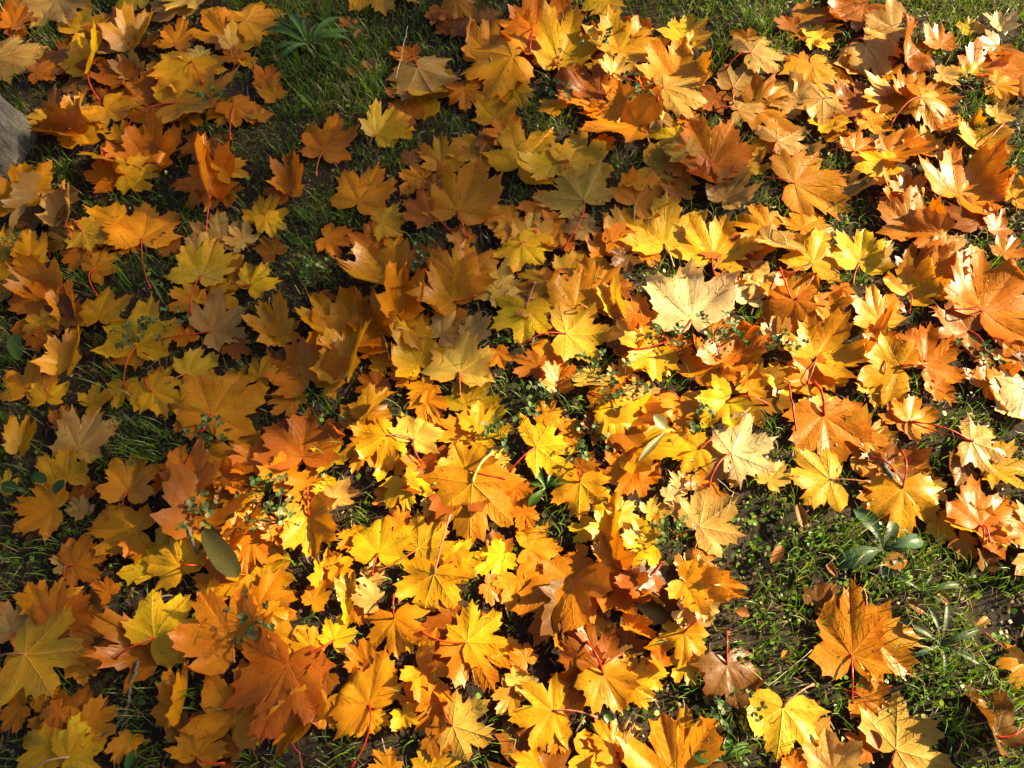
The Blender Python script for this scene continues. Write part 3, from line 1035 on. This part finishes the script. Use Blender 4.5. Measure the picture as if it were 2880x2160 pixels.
def stalk(d, root, org, e, tipd, rg, H):
    x0, y0, zb = org
    p0 = np.array((x0, y0)); ln = np.hypot(*(e - p0)); ctrl = (p0 + e) / 2 + (p0 - tipd * ln * .5 - (p0 + e) / 2) * .45 + rg.normal(0, .06, 2) * ln
    tt = np.linspace(0, 1, 12)[:, None]; pl = (1 - tt) ** 2 * p0 + 2 * tt * (1 - tt) * ctrl + tt ** 2 * e
    hz = samp(H, pl[:, 0], pl[:, 1]); zz = np.maximum(np.linspace(zb, hz[-1] + .002, 12) + .012 * np.sin(np.linspace(0, 3.14, 12)) * rg.uniform(.2, 1.6), hz + .0012); zz[0] = zb + .0005
    zz[1:-1] = (zz[:-2] + zz[1:-1] * 2 + zz[2:]) / 4
    rr = [.00150 + .0003 * math.sin(k * 2) for k in range(12)]; rr[0] = .0021; rr[-2] = .0022; rr[-1] = .0032
    if d['ph'] and ('thick' in d['ph'] or 'giant' in d['ph']): rr = [q * 1.8 for q in rr]
    v, f = tube(np.concatenate([pl, zz[:, None]], 1) - org, rr, 6)
    k = rg.rand() * (.72 if d['s'] is not None else 1); sc = (.52, .045, .012) if k < .62 else (.50, .16, .03) if k < .85 else (.52, .36, .12)
    if d['ph']:
        for wd, c in (('scarlet', (.62, .05, .01)), ('crimson', (.50, .03, .012)), ('red', (.55, .045, .012)), ('vermilion', (.60, .07, .012)), ('pink', (.55, .20, .13)), ('tan stalk', (.5, .36, .16)), ('yellow stalk', (.62, .42, .10)), ('pale stalk', (.55, .35, .2))):
            if wd in d['ph']: sc = c
    link('stalk', mesh('stalk', v, f, M['stalk']), root, color=sc)
allv = []; LV = []; LF = []; LC = []; nlv = 0; individuals = []
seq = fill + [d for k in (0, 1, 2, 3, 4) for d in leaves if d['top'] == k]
for num, d in enumerate(seq):
    rg = np.random.RandomState(int(5000 + num if d['top'] < 0 else 1000 + d['id'] + 7919 * d['k']))
    low = not d['own']
    P, sides = outline(rg, d['w'], not low)
    bend = Bend(rg, d['c'], d['f'], d['n'], d['u'])
    if d['top'] == 4: bend.curl *= .55; bend.roll = bend.roll[:1] if abs(d['c']) < .3 else bend.roll
    V, F, E = blade(P, bend, RLOW if low else RINGS)
    if d['top'] >= 0:
        z0 = .02
        for _ in range(2):
            a, b = U(*d['j'], z0), U(*d['t'], z0); z0 = float(samp(HB, [(a[0] + b[0]) / 2], [(a[1] + b[1]) / 2])[0]) + .012
        an = math.atan2(b[1] - a[1], b[0] - a[0]) - math.pi / 2; x0, y0 = a
    else: an = d['an']; x0, y0 = d['xy']
    L = d['L']; cs, sn = math.cos(an), math.sin(an)
    def place(V, fix=None):
        W = V * L; X = x0 + W[:, 0] * cs - W[:, 1] * sn; Y = y0 + W[:, 0] * sn + W[:, 1] * cs
        return X, Y, W[:, 2]
    X, Y, Z = place(V); lowp = np.percentile(Z, 12); hb = samp(HB, X, Y)
    if d['top'] >= 3:
        gi, gj = cell(X, Y); i0, i1, j0, j1 = gi.min() - 3, gi.max() + 4, gj.min() - 3, gj.max() + 4
        if i0 > 2 and j0 > 2 and i1 < HN[0] - 2 and j1 < HN[1] - 2:
            HH = HB.copy(); HH[i0:i1, j0:j1] = blur((np.minimum(HT, HF + .03) * .75 + HF * .25)[i0 - 2:i1 + 2, j0 - 2:j1 + 2], 2)[2:-2, 2:-2]; hb = samp(HH, X, Y)
    zmean = hb.mean(); drape = zmean + (hb - zmean) * .8
    Zw = Z - lowp + drape + .003
    Zw = np.maximum(Zw, lump(X, Y) + .004)
    ci = cell(X, Y); np.maximum.at(HF, ci, np.minimum(Zw, hb + .011)); np.maximum.at(HT, ci, Zw)
    i0, i1, j0, j1 = max(ci[0].min() - 5, 2), min(ci[0].max() + 6, HN[0] - 2), max(ci[1].min() - 5, 2), min(ci[1].max() + 6, HN[1] - 2)
    HB[i0:i1, j0:j1] = blur(HF[i0 - 2:i1 + 2, j0 - 2:j1 + 2], 2)[2:-2, 2:-2]
    base = np.array(COLS[d['col']]); col = np.clip(base * np.exp(rg.normal(-.02, .15)) * (.62 if d['top'] < 0 else .8 if d['top'] == 0 else 1) * np.exp(rg.normal(0, .02 if d['col'] in 'WPTL' else .05, 3)), .002, .8)  # lower layers tinted darker: shade in the gaps put into their leaf colour
    col[1] = min(col[1], col[0] * (.80 if d['col'] == 'W' else .66))
    d['pos'] = (float(X.mean()), float(Y.mean())); d['color'] = col
    if low:
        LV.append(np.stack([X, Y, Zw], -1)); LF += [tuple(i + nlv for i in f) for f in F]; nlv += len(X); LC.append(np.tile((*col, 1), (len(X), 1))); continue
    zb = float(Zw[0]); org = np.array((x0, y0, zb))
    root = link('maple_leaf', None, loc=org); d['obj'] = root; individuals.append(d)
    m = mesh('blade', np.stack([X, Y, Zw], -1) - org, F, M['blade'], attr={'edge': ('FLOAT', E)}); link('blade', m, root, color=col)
    up = .0042 if d['u'] else .0022
    VV, VF = veins(sides, bend, up); X2, Y2, Z2 = place(VV); Z2 = Z2 - lowp + zmean + (samp(HB, X2, Y2) * 0 + np.interp(0, [0], [0])) + .003
    # veins ride on the blade: add the drape of the nearest blade points
    dr = drape - zmean; n = len(P); key = np.stack([X, Y], -1)
    nb = np.array([np.argmin((X - a) ** 2 + (Y - b) ** 2 + (Z - c) ** 2) for a, b, c in zip(X2, Y2, place(VV)[2])])
    off = Zw[nb] - (Z[nb] - lowp + zmean + .003); Z2 = Z2 + off + .0004
    vc = col * (np.array((1.15, 1.15, 1.5)) if d['u'] else np.array((.90, .74, .6))) if rg.rand() < .8 or d['u'] else col * np.array((1.08, 1.12, 1.1))
    link('veins', mesh('veins', np.stack([X2, Y2, Z2], -1) - org, VF, M['vein']), root, color=np.clip(vc, .003, .8))
    # stalk
    tipd = np.array((math.cos(an + math.pi / 2), math.sin(an + math.pi / 2)))
    if d['s'] is not None: e = U(*d['s'], zb)
    elif not d['ph'] and rg.rand() < .35:
        q = rg.uniform(-.8, .8); dd = -np.array((tipd[0] * math.cos(q) - tipd[1] * math.sin(q), tipd[0] * math.sin(q) + tipd[1] * math.cos(q))); e = np.array((x0, y0)) + dd * L * rg.uniform(.45, .9)
    else: e = None
    if e is not None:
        if d['s'] is not None: later.append((d, root, org, e, tipd, rg))
        else: stalk(d, root, org, e, tipd, rg, HF)
for q in later: stalk(*q, np.maximum(HF, HT * .6 + HF * .4))
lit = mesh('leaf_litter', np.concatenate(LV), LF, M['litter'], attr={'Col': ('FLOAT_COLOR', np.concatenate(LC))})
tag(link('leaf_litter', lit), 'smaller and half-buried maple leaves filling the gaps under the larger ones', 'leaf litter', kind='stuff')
# ------------------------------------------------------------------ turf
def leafy(px, py): return bare(px, py)
rg = np.random.RandomState(77)
GV = []; GF = []; GC = []; o = 0; nb = 0
greens = np.array([(.10, .22, .008), (.15, .28, .009), (.065, .15, .008), (.20, .30, .010), (.12, .24, .012)]); straws = np.array([(.34, .25, .10), (.22, .15, .06), (.42, .33, .16)])
NB = 75000
bx = np.concatenate([rg.uniform(-1.75, 1.75, 120000), rg.uniform(-2.5, 2.5, 70000)]); by = np.concatenate([rg.uniform(.0, 2.15, 120000), rg.uniform(-.8, 3.3, 70000)])
hid = samp(HF, bx, by) - lump(bx, by) > .0125
for x, y, cv in zip(bx, by, hid):
    if nb >= NB: break
    px, py = toPx(x, y)
    infr = -200 < px < 3080 and -200 < py < 2360
    if not infr and rg.rand() < .3: continue
    if cv and rg.rand() > .05: continue
    open_ = bare(px, py) > -.2
    tuft = .5 + .5 * math.sin(x * 23 + 3 * math.sin(y * 11)) * math.sin(y * 19 + 2 * math.sin(x * 13))
    if rg.rand() > .25 + .75 * tuft: continue
    if px > 1950 and py > 1380 and (rg.rand() < .1 or math.sin(x * 14 + 2) * math.sin(y * 12 + x * 5) > .55): continue
    z = float(lump(x, y)) - .002
    h = rg.uniform(.018, .048) * (1.25 if open_ else .9); h *= 1.35 if rg.rand() < .12 else 1
    an = rg.uniform(0, 6.28); lean = rg.uniform(.35, 1.5); wd = rg.uniform(.0006, .0014); kink = rg.normal(0, .5)
    dead = rg.rand() < .17
    c = straws[rg.randint(3)] if dead else greens[rg.randint(5)] * rg.uniform(.5, 1.15)
    if dead: lean *= 1.6; wd *= .7
    p = np.array((x, y, z)); pit = 1.45; K = 4
    for k in range(K + 1):
        w_ = wd * (1 - (k / K) ** 2) + .0001; a2 = an + kink * k / K
        sx, sy = -math.sin(a2) * w_, math.cos(a2) * w_
        GV.append((p[0] + sx, p[1] + sy, p[2])); GV.append((p[0] - sx, p[1] - sy, p[2])); GC += [(*c, 1)] * 2
        st = h * 1.15 / K; p = p + st * np.array((math.cos(pit) * math.cos(a2), math.cos(pit) * math.sin(a2), math.sin(pit))); pit -= lean / K * (1 + .3 * k)
        p[2] = max(p[2], z + .003)
    for k in range(K): GF.append((o + 2 * k, o + 2 * k + 1, o + 2 * k + 3, o + 2 * k + 2))
    o += 2 * K + 2; nb += 1
tag(link('grass', mesh('grass', GV, GF, M['grass'], attr={'Col': ('FLOAT_COLOR', GC)})), 'short green turf with dry blades showing between the leaves', 'grass', kind='stuff')
# low creeping ground cover and crumbs of dry litter on the soil
GV = []; GF = []; GC = []; o = 0
for _ in range(52000):
    x, y = rg.uniform(-1.8, 1.8), rg.uniform(-.1, 2.2); px, py = toPx(x, y); b = bare(px, py)
    dense = px > 1700 and py > 1350
    if b < -.5 and rg.rand() < .7: continue
    if not dense and rg.rand() < .6: continue
    if math.sin(x * 9) * math.sin(y * 8 + 1) < -.25 and rg.rand() < .6: continue
    z = float(lump(x, y)) + rg.uniform(.004, .014); s = rg.uniform(.0022, .0060); q = Quaternion((1, rg.normal(0, .35), rg.normal(0, .35), rg.normal(0, 2))).normalized(); c = greens[rg.randint(5)] * rg.uniform(.8, 1.6)
    for k in range(6):
        a = k * math.pi / 3; v = q @ Vector((s * math.cos(a), s * .8 * math.sin(a), s * .2 * abs(math.sin(a)))); GV.append((x + v.x, y + v.y, z + v.z)); GC.append((*c, 1))
    GF.append(tuple(range(o, o + 6))); o += 6
tag(link('ground_cover', mesh('ground_cover', GV, GF, M['grass'], attr={'Col': ('FLOAT_COLOR', GC)})), 'tiny round leaved weeds creeping through the turf', 'ground cover', kind='stuff')
GV = []; GF = []; GC = []; o = 0
for _ in range(42000):
    x, y = rg.uniform(-1.9, 1.9), rg.uniform(-.2, 2.3); z = float(lump(x, y)) + rg.uniform(.001, .008); an = rg.uniform(0, 6.28)
    if rg.rand() < .6: l, wd = rg.uniform(.006, .03), rg.uniform(.0005, .0012)
    else: l, wd = rg.uniform(.002, .007), rg.uniform(.0015, .004)
    c = np.array([(.30, .21, .09), (.17, .10, .04), (.11, .06, .025), (.40, .31, .16), (.22, .09, .02)][rg.randint(5)]) * rg.uniform(.7, 1.2)
    dx, dy = math.cos(an), math.sin(an); t = rg.normal(0, .25)
    for (a, b) in ((-1, -1), (-1, 1), (1, 1), (1, -1)):
        GV.append((x + dx * l * a / 2 - dy * wd * b, y + dy * l * a / 2 + dx * wd * b, max(z + t * l * a / 2, float(lump(x, y)) + .0005) + .0006 * b)); GC.append((*c, 1))
    GF.append((o, o + 1, o + 2, o + 3)); o += 4
tag(link('dry_litter', mesh('dry_litter', GV, GF, M['grass'], attr={'Col': ('FLOAT_COLOR', GC)})), 'crumbs of dry straw and broken leaf on the soil', 'litter', kind='stuff')
# ------------------------------------------------------------------ weeds: clover sprigs, rosettes, round leaves
def at(px, py, dz=0.0):
    g = U(px, py, .03); H = HF if dz else HT; z = float(samp(H, [g[0]], [g[1]])[0]); g = U(px, py, z); return np.array((g[0], g[1], z + dz))
def leaflet_mesh(name, prof, col, cup=.25, notch=0):
    n = len(prof); V = []; 
    for t, wd in prof: V += [(-wd, t, cup * wd), (0, t, 0), (wd, t, cup * wd)]
    F = []
    for k in range(n - 1):
        a = 3 * k; F += [(a, a + 1, a + 4, a + 3), (a + 1, a + 2, a + 5, a + 4)]
    V = [(x, y, z - .12 * y * y) for x, y, z in V]
    return mesh(name, V, F, M['green'], attr={'Col': ('FLOAT_COLOR', [(*col, 1)] * len(V))})
cprof = [(0, .03), (.3, .26), (.6, .42), (.85, .36), (1, .12)]
clv = [leaflet_mesh('leaflet', cprof, c) for c in ((.075, .145, .03), (.12, .20, .035), (.05, .10, .025), (.14, .19, .06), (.09, .16, .05))]
SPR = [(1500, 1130, 9, 'broad clover sprig in sunlight between a cupped orange leaf and the turf'), (1715, 1115, 6, 'clover sprig growing over a yellow draped leaf'), (1755, 1095, 4, 'small clover sprig behind the small amber leaf with splayed points'),
       (1865, 945, 5, 'clover sprig under the red stalk of the cream leaf'), (2008, 935, 6, 'bright clover sprig at the lower lobe of the cream leaf'), (2050, 950, 6, 'bright clover sprig just right of the cream leaf sprig'),
       (1668, 1050, 4, 'pale clover sprig below the pale yellow leaf'), (385, 955, 7, 'clover sprig lying over the deep yellow leaf'), (470, 920, 3, 'thin clover stem over the deep yellow leaf'), (28, 715, 4, 'grey green clover sprig on golden leaves left of the olive brown leaf'),
       (1172, 735, 5, 'clover sprig beside the scroll shaped amber leaf'), (885, 775, 6, 'shaded clover sprig on a rust leaf by the boat shaped leaf'), (600, 1228, 7, 'clover sprig on turf beside the long scarlet stalk'), (570, 1455, 7, 'clover sprig at the head of the olive oblong leaf'),
       (1685, 130, 5, 'clover sprig beside the yellow leaf crossed by thin grass shadow'), (1562, 270, 4, 'clover sprig below the rusty red spotted leaf'), (1785, 262, 4, 'clover sprig beside the wide pale leaf'), (712, 1748, 6, 'clover sprig beside the deeply cupped orange leaf'),
       (2203, 968, 4, 'little clover sprig beside the white tipped amber leaf'), (2742, 1000, 5, 'clover sprig in sun by the curled orange leaf'), (2735, 235, 8, 'clover sprig on the upper turf among orange leaves'), (1948, 1190, 5, 'clover sprig between the small amber leaf and the ivory leaf'),
       (1880, 1512, 6, 'grey green clover sprig beside the rippled yellow leaf'), (745, 1385, 6, 'shaded clover sprig below the deep rust leaf'), (785, 1465, 7, 'shaded clover sprig beside the amber wedge leaf'), (1405, 1228, 5, 'yellow green clover sprig on turf beside the gold leaf'),
       (2062, 1995, 7, 'clover sprig on turf below the limp brown orange leaf'), (590, 275, 4, 'clover sprig growing over the long yellow leaf'), (1650, 1240, 5, 'clover sprig below the draped yellow leaf')]
rg = np.random.RandomState(9)
for px, py, n, lab in SPR:
    p = at(px, py); root = link('clover_sprig', None, loc=p); tag(root, lab, 'clover', 'clover sprigs among the leaves')
    for k in range(n + 5):
        a = rg.uniform(0, 6.28); l = rg.uniform(.012, .045); h = rg.uniform(.012, .030)
        e = np.array((math.cos(a) * l, math.sin(a) * l, h)); pts = [(0, 0, -.012), e * .4 + (0, 0, .006), e]
        v, f = tube(pts, [.0008, .0007, .0005], 5); link('stem', mesh('stem', v, f, M['green'], attr={'Col': ('FLOAT_COLOR', [(.07, .13, .03, 1)] * len(v))}), root)
        sz = rg.uniform(.007, .012); mm = clv[rg.randint(5)]; b0 = rg.uniform(0, 6.28)
        for q in range(3):
            lf = link('leaflet', mm, root, loc=e); lf.rotation_euler = (rg.uniform(-.3, .9), rg.normal(0, .45), b0 + q * 2.1 + rg.normal(0, .25)); lf.scale = (sz, sz, sz)
def strap(prof, col, cup, bendk):
    V = []; F = []; n = len(prof)
    for i, (t, wd) in enumerate(prof):
        z = bendk * (t - t * t * .95); V += [(-wd, t, z + cup * wd), (-wd * .45, t, z + cup * wd * .2), (0, t, z - .006), (wd * .45, t, z + cup * wd * .2), (wd, t, z + cup * wd)]
    for k in range(n - 1):
        for q in range(4): a = 5 * k + q; F.append((a, a + 1, a + 6, a + 5))
    return V, F, [(*col, 1)] * len(V)
lance = [(0, .02), (.15, .03), (.35, .06), (.55, .085), (.75, .07), (.9, .035), (1, .004)]; spoon = [(0, .03), (.2, .05), (.4, .12), (.6, .19), (.8, .17), (.93, .09), (1, .01)]
def rosette(px, py, specs, prof, col, label, cat):
    p = at(px, py); p[2] = float(lump(p[0], p[1])) + .014; root = link('leaf_rosette', None, loc=p); tag(root, label, cat)
    for a, l in specs:
        V, F, C = strap(prof, np.array(col) * rg.uniform(.8, 1.25), .35, rg.uniform(.5, .95))
        o_ = link('leaf', mesh('leaf', np.array(V) * l, F, M['green'], attr={'Col': ('FLOAT_COLOR', C)}), root); o_.rotation_euler = (0, 0, math.radians(a - 90))
rosette(868, 130, [(118, .125), (100, .10), (75, .08), (52, .125), (22, .115), (5, .11), (-20, .07), (140, .12), (160, .13), (200, .10), (230, .10), (215, .07), (35, .08)], lance, (.065, .15, .03), 'dark green rosette of narrow pointed leaves in the shaded turf', 'weed')
rosette(945, 190, [(80, .055), (120, .05), (150, .06), (30, .05)], lance, (.04, .09, .02), 'small tuft of narrow weed leaves below the dark green rosette', 'weed')
rosette(2482, 1545, [(118, .085), (200, .095), (60, .06), (10, .075), (262, .06), (300, .05)], spoon, (.07, .13, .06), 'grey green rosette of spoon shaped leaves in sunlit turf', 'weed')
rosette(2645, 1815, [(70, .08), (100, .07), (150, .09), (200, .06), (330, .07), (20, .075), (260, .06)], lance, (.10, .15, .08), 'silvery green rosette with narrow leaves beside bare soil', 'weed')
rosette(2590, 1665, [(150, .06), (10, .07), (50, .04), (330, .05)], lance, (.10, .16, .06), 'pale narrow leaved weed above the silvery rosette', 'weed')
rosette(1535, 1375, [(120, .055), (20, .055), (160, .03), (60, .03), (230, .05)], spoon, (.085, .19, .02), 'bright green dandelion seedling between two gold leaves', 'seedling')
rosette(2035, 2140, [(30, .05), (110, .06), (170, .05), (70, .04)], spoon, (.07, .16, .02), 'fresh green seedling with rounded leaves under the limp brown leaf', 'seedling')
rosette(1690, 1975, [(60, .03), (140, .04), (300, .04)], spoon, (.05, .11, .03), 'small green seedling beside the gold leaf with crimson stalk', 'seedling')
ov = [(0, .05), (.12, .20), (.3, .31), (.5, .34), (.7, .28), (.88, .14), (1, .01)]; longov = [(0, .05), (.06, .10), (.2, .17), (.45, .22), (.7, .23), (.9, .16), (1, .03)]
def single(name, px, py, qx, qy, prof, col, label, cat, dz=.006, cup=.2):
    a, b = at(px, py, dz), at(qx, qy, dz); l = float(np.hypot(*(b - a)[:2])); V, F, C = strap(prof, col, cup, .25)
    root = link(name, mesh(name, np.array(V) * l, F, M['green'], attr={'Col': ('FLOAT_COLOR', C)}), None, loc=a)
    root.rotation_euler = (math.atan2(b[2] - a[2], l), 0, math.atan2(b[1] - a[1], b[0] - a[0]) - math.pi / 2); tag(root, label, cat)
single('oblong_leaf', 580, 1497, 676, 1630, [(a, b * .8) for a, b in longov], (.075, .07, .015), 'long olive green oblong leaf lying among orange maple leaves', 'leaf', .014)
single('oblong_leaf', 62, 1020, 48, 950, longov, (.055, .12, .02), 'dark green oblong leaf upright in the turf under brown maple leaves', 'leaf', .012)
single('round_leaf', 60, 1385, 12, 1368, ov, (.04, .10, .02), 'larger dark green round leaf above the upturned amber leaf', 'leaf', .012, .1)
single('round_leaf', 140, 1362, 100, 1338, ov, (.035, .085, .018), 'smaller dark green round leaf beside the larger round one', 'leaf', .012, .1)
single('round_leaf', 185, 1355, 160, 1395, ov, (.03, .07, .018), 'narrow dark green round leaf at the stalk of the flat yellow leaf', 'leaf', .010, .1)
single('oblong_leaf', 385, 2110, 365, 2165, longov, (.06, .15, .02), 'fresh green oblong leaf below the grey twig', 'leaf', .012)
single('dry_green_leaf', 1835, 1180, 1875, 1225, ov, (.17, .16, .04), 'drab olive oval leaf hanging below the small amber leaf', 'leaf', .02)
single('dry_green_leaf', 1868, 1225, 1790, 1310, lance, (.20, .20, .08), 'dull grey green dried leaf trailing across sunlit weeds', 'leaf', .016, .6)
BRN = [(2238, 1425, 2255, 1490, 'narrow brown ovate leaf standing in turf under the arched pink stalk leaf'), (2475, 1590, 2545, 1582, 'brown ovate leaf lying against the grey green spoon rosette'), (2545, 1695, 2600, 1730, 'orange brown ovate leaf beside the pale narrow weed'), (2625, 1665, 2665, 1708, 'dark orange ovate leaf right of the pale narrow weed'),
       (2555, 1740, 2575, 1780, 'dull brown ovate leaf at the tip of the barred orange leaf'), (2165, 1590, 2195, 1540, 'rust ovate leaf on turf below the lemon leaf with arched stalk'), (2320, 1590, 2345, 1625, 'small rust ovate leaf above the tall orange leaf'), (2740, 1765, 2770, 1740, 'tan ovate leaf beside the loose red stalk'),
       (980, 195, 1000, 225, 'small brown ovate leaf on the shaded turf by the beige leaf'), (1035, 180, 1050, 215, 'small tan ovate leaf between the turf and the beige leaf'), (960, 120, 975, 150, 'small brown ovate leaf right of the dark rosette'), (1090, 255, 1110, 285, 'brown ovate leaf under the beige leaf'),
       (985, 60, 993, 85, 'orange ovate leaf on turf under the clear yellow leaf'), (845, 60, 875, 50, 'little orange leaf scrap above the dark green rosette'), (1020, 92, 1003, 118, 'narrow yellow ovate leaf in the shaded turf'), (785, 165, 790, 190, 'brown ovate leaf at the left of the dark rosette'),
       (2065, 1720, 2105, 1735, 'tan rolled ovate leaf on sunlit turf by the yellow rolled leaf'), (2440, 2055, 2465, 2110, 'grey brown ovate leaf beside the straw yellow leaf'), (2195, 1860, 2210, 1830, 'brown ovate leaf in turf left of the tall orange leaf'), (2720, 2130, 2740, 2105, 'small rust ovate leaf below the brown trough leaf')]
for a in BRN: single('ovate_leaf', *a[:4], longov if rg.rand() < .5 else ov, np.array([(.30, .11, .015), (.22, .10, .03), (.36, .15, .02), (.16, .07, .02)][rg.randint(4)]), a[4], 'leaf', .010, rg.uniform(.2, .8))
# ------------------------------------------------------------------ twigs, straws, loose stalks
def stick(name, pts, r0, r1, mat, label, cat, dz=.004, col=None, lift=0.0):
    P = [];
    for i in range(len(pts) - 1):
        for t in np.linspace(0, 1, 7)[:-1]: P.append((pts[i][0] * (1 - t) + pts[i + 1][0] * t, pts[i][1] * (1 - t) + pts[i + 1][1] * t))
    P.append(pts[-1]); Q = np.array([at(a, b, dz) for a, b in P]); Q[:, 2] = np.maximum(Q[:, 2], 0); z = Q[:, 2].copy()
    for _ in range(4): z[1:-1] = np.maximum((z[:-2] + z[1:-1] + z[2:]) / 3, z[1:-1] - .002)
    Q[:, 2] = z + lift * np.linspace(0, 1, len(z)); Q[1:-1] += rg.normal(0, r0 * .35, Q[1:-1].shape)
    v, f = tube(Q - Q[0], np.linspace(r0, r1, len(Q)) * (1 + rg.normal(0, .08, len(Q))), 7); o_ = link(name, mesh(name, v, f, mat), None, loc=Q[0], color=col); tag(o_, label, cat); return o_
tw = stick('twig', [(392, 1860), (370, 1930), (362, 1990), (340, 2030), (288, 2072)], .0035, .0016, M['twig'], 'thin grey twig bent across the shaded turf', 'twig')
stick('twig', [(495, 1365), (512, 1425), (528, 1480), (545, 1530), (560, 1560)], .0042, .003, M['twig'], 'mossy grey twig under the streaked yellow leaf', 'twig', .008)
stick('twig', [(2480, 1310), (2505, 1350)], .006, .005, M['twig'], 'short stubby brown twig between two orange leaves', 'twig', .01)
stick('straw_stem', [(1148, 85), (1132, 160), (1115, 232)], .0011, .0009, M['straw'], 'pale dry straw standing against the beige leaf', 'straw', .012)
stick('straw_stem', [(545, 764), (585, 778), (622, 792)], .0009, .0006, M['straw'], 'pale straw lying across the lemon leaf', 'straw', .006)
stick('straw_stem', [(2015, 1350), (2060, 1390), (2040, 1450)], .0008, .0006, M['straw'], 'bent dry straw above the ivory leaf by bare soil', 'straw', .006)
stick('straw_stem', [(2100, 1880), (2160, 1930), (2280, 1830)], .0008, .0005, M['straw'], 'thin dry straw slanting over turf left of the tall orange leaf', 'straw', .008)
stick('straw_stem', [(2720, 1780), (2790, 1900), (2830, 1960)], .0007, .0005, M['straw'], 'thin dry straw on bare soil near the loose red stalk', 'straw', .006)
stick('loose_stalk', [(2757, 1780), (2790, 1808), (2828, 1834)], .0013, .0010, M['stalk'], 'loose scarlet leaf stalk lying on sunlit turf', 'stalk', .012, (.5, .04, .014))
stick('loose_stalk', [(2420, 1655), (2430, 1685), (2431, 1712)], .0013, .0010, M['stalk'], 'short pink leaf stalk behind the tall orange leaf', 'stalk', .012, (.5, .12, .05))
stick('loose_stalk', [(1965, 1510), (1950, 1550), (1985, 1580)], .0010, .0008, M['stalk'], 'thin looping red stalk beside the crumpled tan leaf', 'stalk', .012, (.45, .08, .03))
stick('loose_stalk', [(2212, 1090), (2225, 1160), (2232, 1220)], .0022, .0018, M['stalk'], 'thick dark red stalk standing beside the ivory leaf', 'stalk', .014, (.34, .03, .014))
stick('loose_stalk', [(2690, 2045), (2705, 2080), (2680, 2125)], .0012, .0009, M['stalk'], 'thin pinkish stalk curving off the straw yellow leaf', 'stalk', .012, (.5, .25, .12))
stick('loose_stalk', [(818, 2085), (845, 2120), (855, 2165)], .0014, .0012, M['stalk'], 'dark red stalk lying on the shaded turf below the amber curl', 'stalk', .010, (.32, .04, .015))
# ------------------------------------------------------------------ labels: each leaf by its own look and the neighbour it lies beside
heads = [d for d in individuals if d['ph']]; used = {}
GRP = 'maple leaves fallen on the turf'
def state(d):
    if d['f'] >= .7: return 'folded shut'
    if d['f'] >= .3: return 'creased down its midrib'
    if d['n'] > .5: return 'crumpled'
    if d['c'] >= .25: return 'with upcurled edges'
    if d['c'] <= -.2: return 'with drooping edges'
    return 'flat underside up' if d['u'] else 'lying flat'
for d in individuals:
    if d['ph']: lab = d['ph'].replace('leaf', 'maple leaf', 1); tag(d['obj'], lab, 'leaf', GRP); used[lab] = 1
sz = sorted(d['L'] for d in individuals); s1, s2 = sz[len(sz) // 3], sz[2 * len(sz) // 3]
for d in individuals:
    if d['ph']: continue
    near = sorted(heads, key=lambda h: (h['pos'][0] - d['pos'][0]) ** 2 + (h['pos'][1] - d['pos'][1]) ** 2)
    cw = CWORD[d['col']]; sw = 'small ' if d['L'] < s1 else 'large ' if d['L'] > s2 else ''
    cand = []
    for h in near[:3]:
        cand.append(f"{sw}{cw} maple leaf {state(d)} beside the {h['ph']}")
    lab = next((c for c in cand if c not in used and len(c.split()) <= 16), cand[0])
    if len(lab.split()) > 16: lab = f"{sw}{cw} maple leaf beside the {near[0]['ph']}"
    used[lab] = 1; tag(d['obj'], lab, 'leaf', GRP)
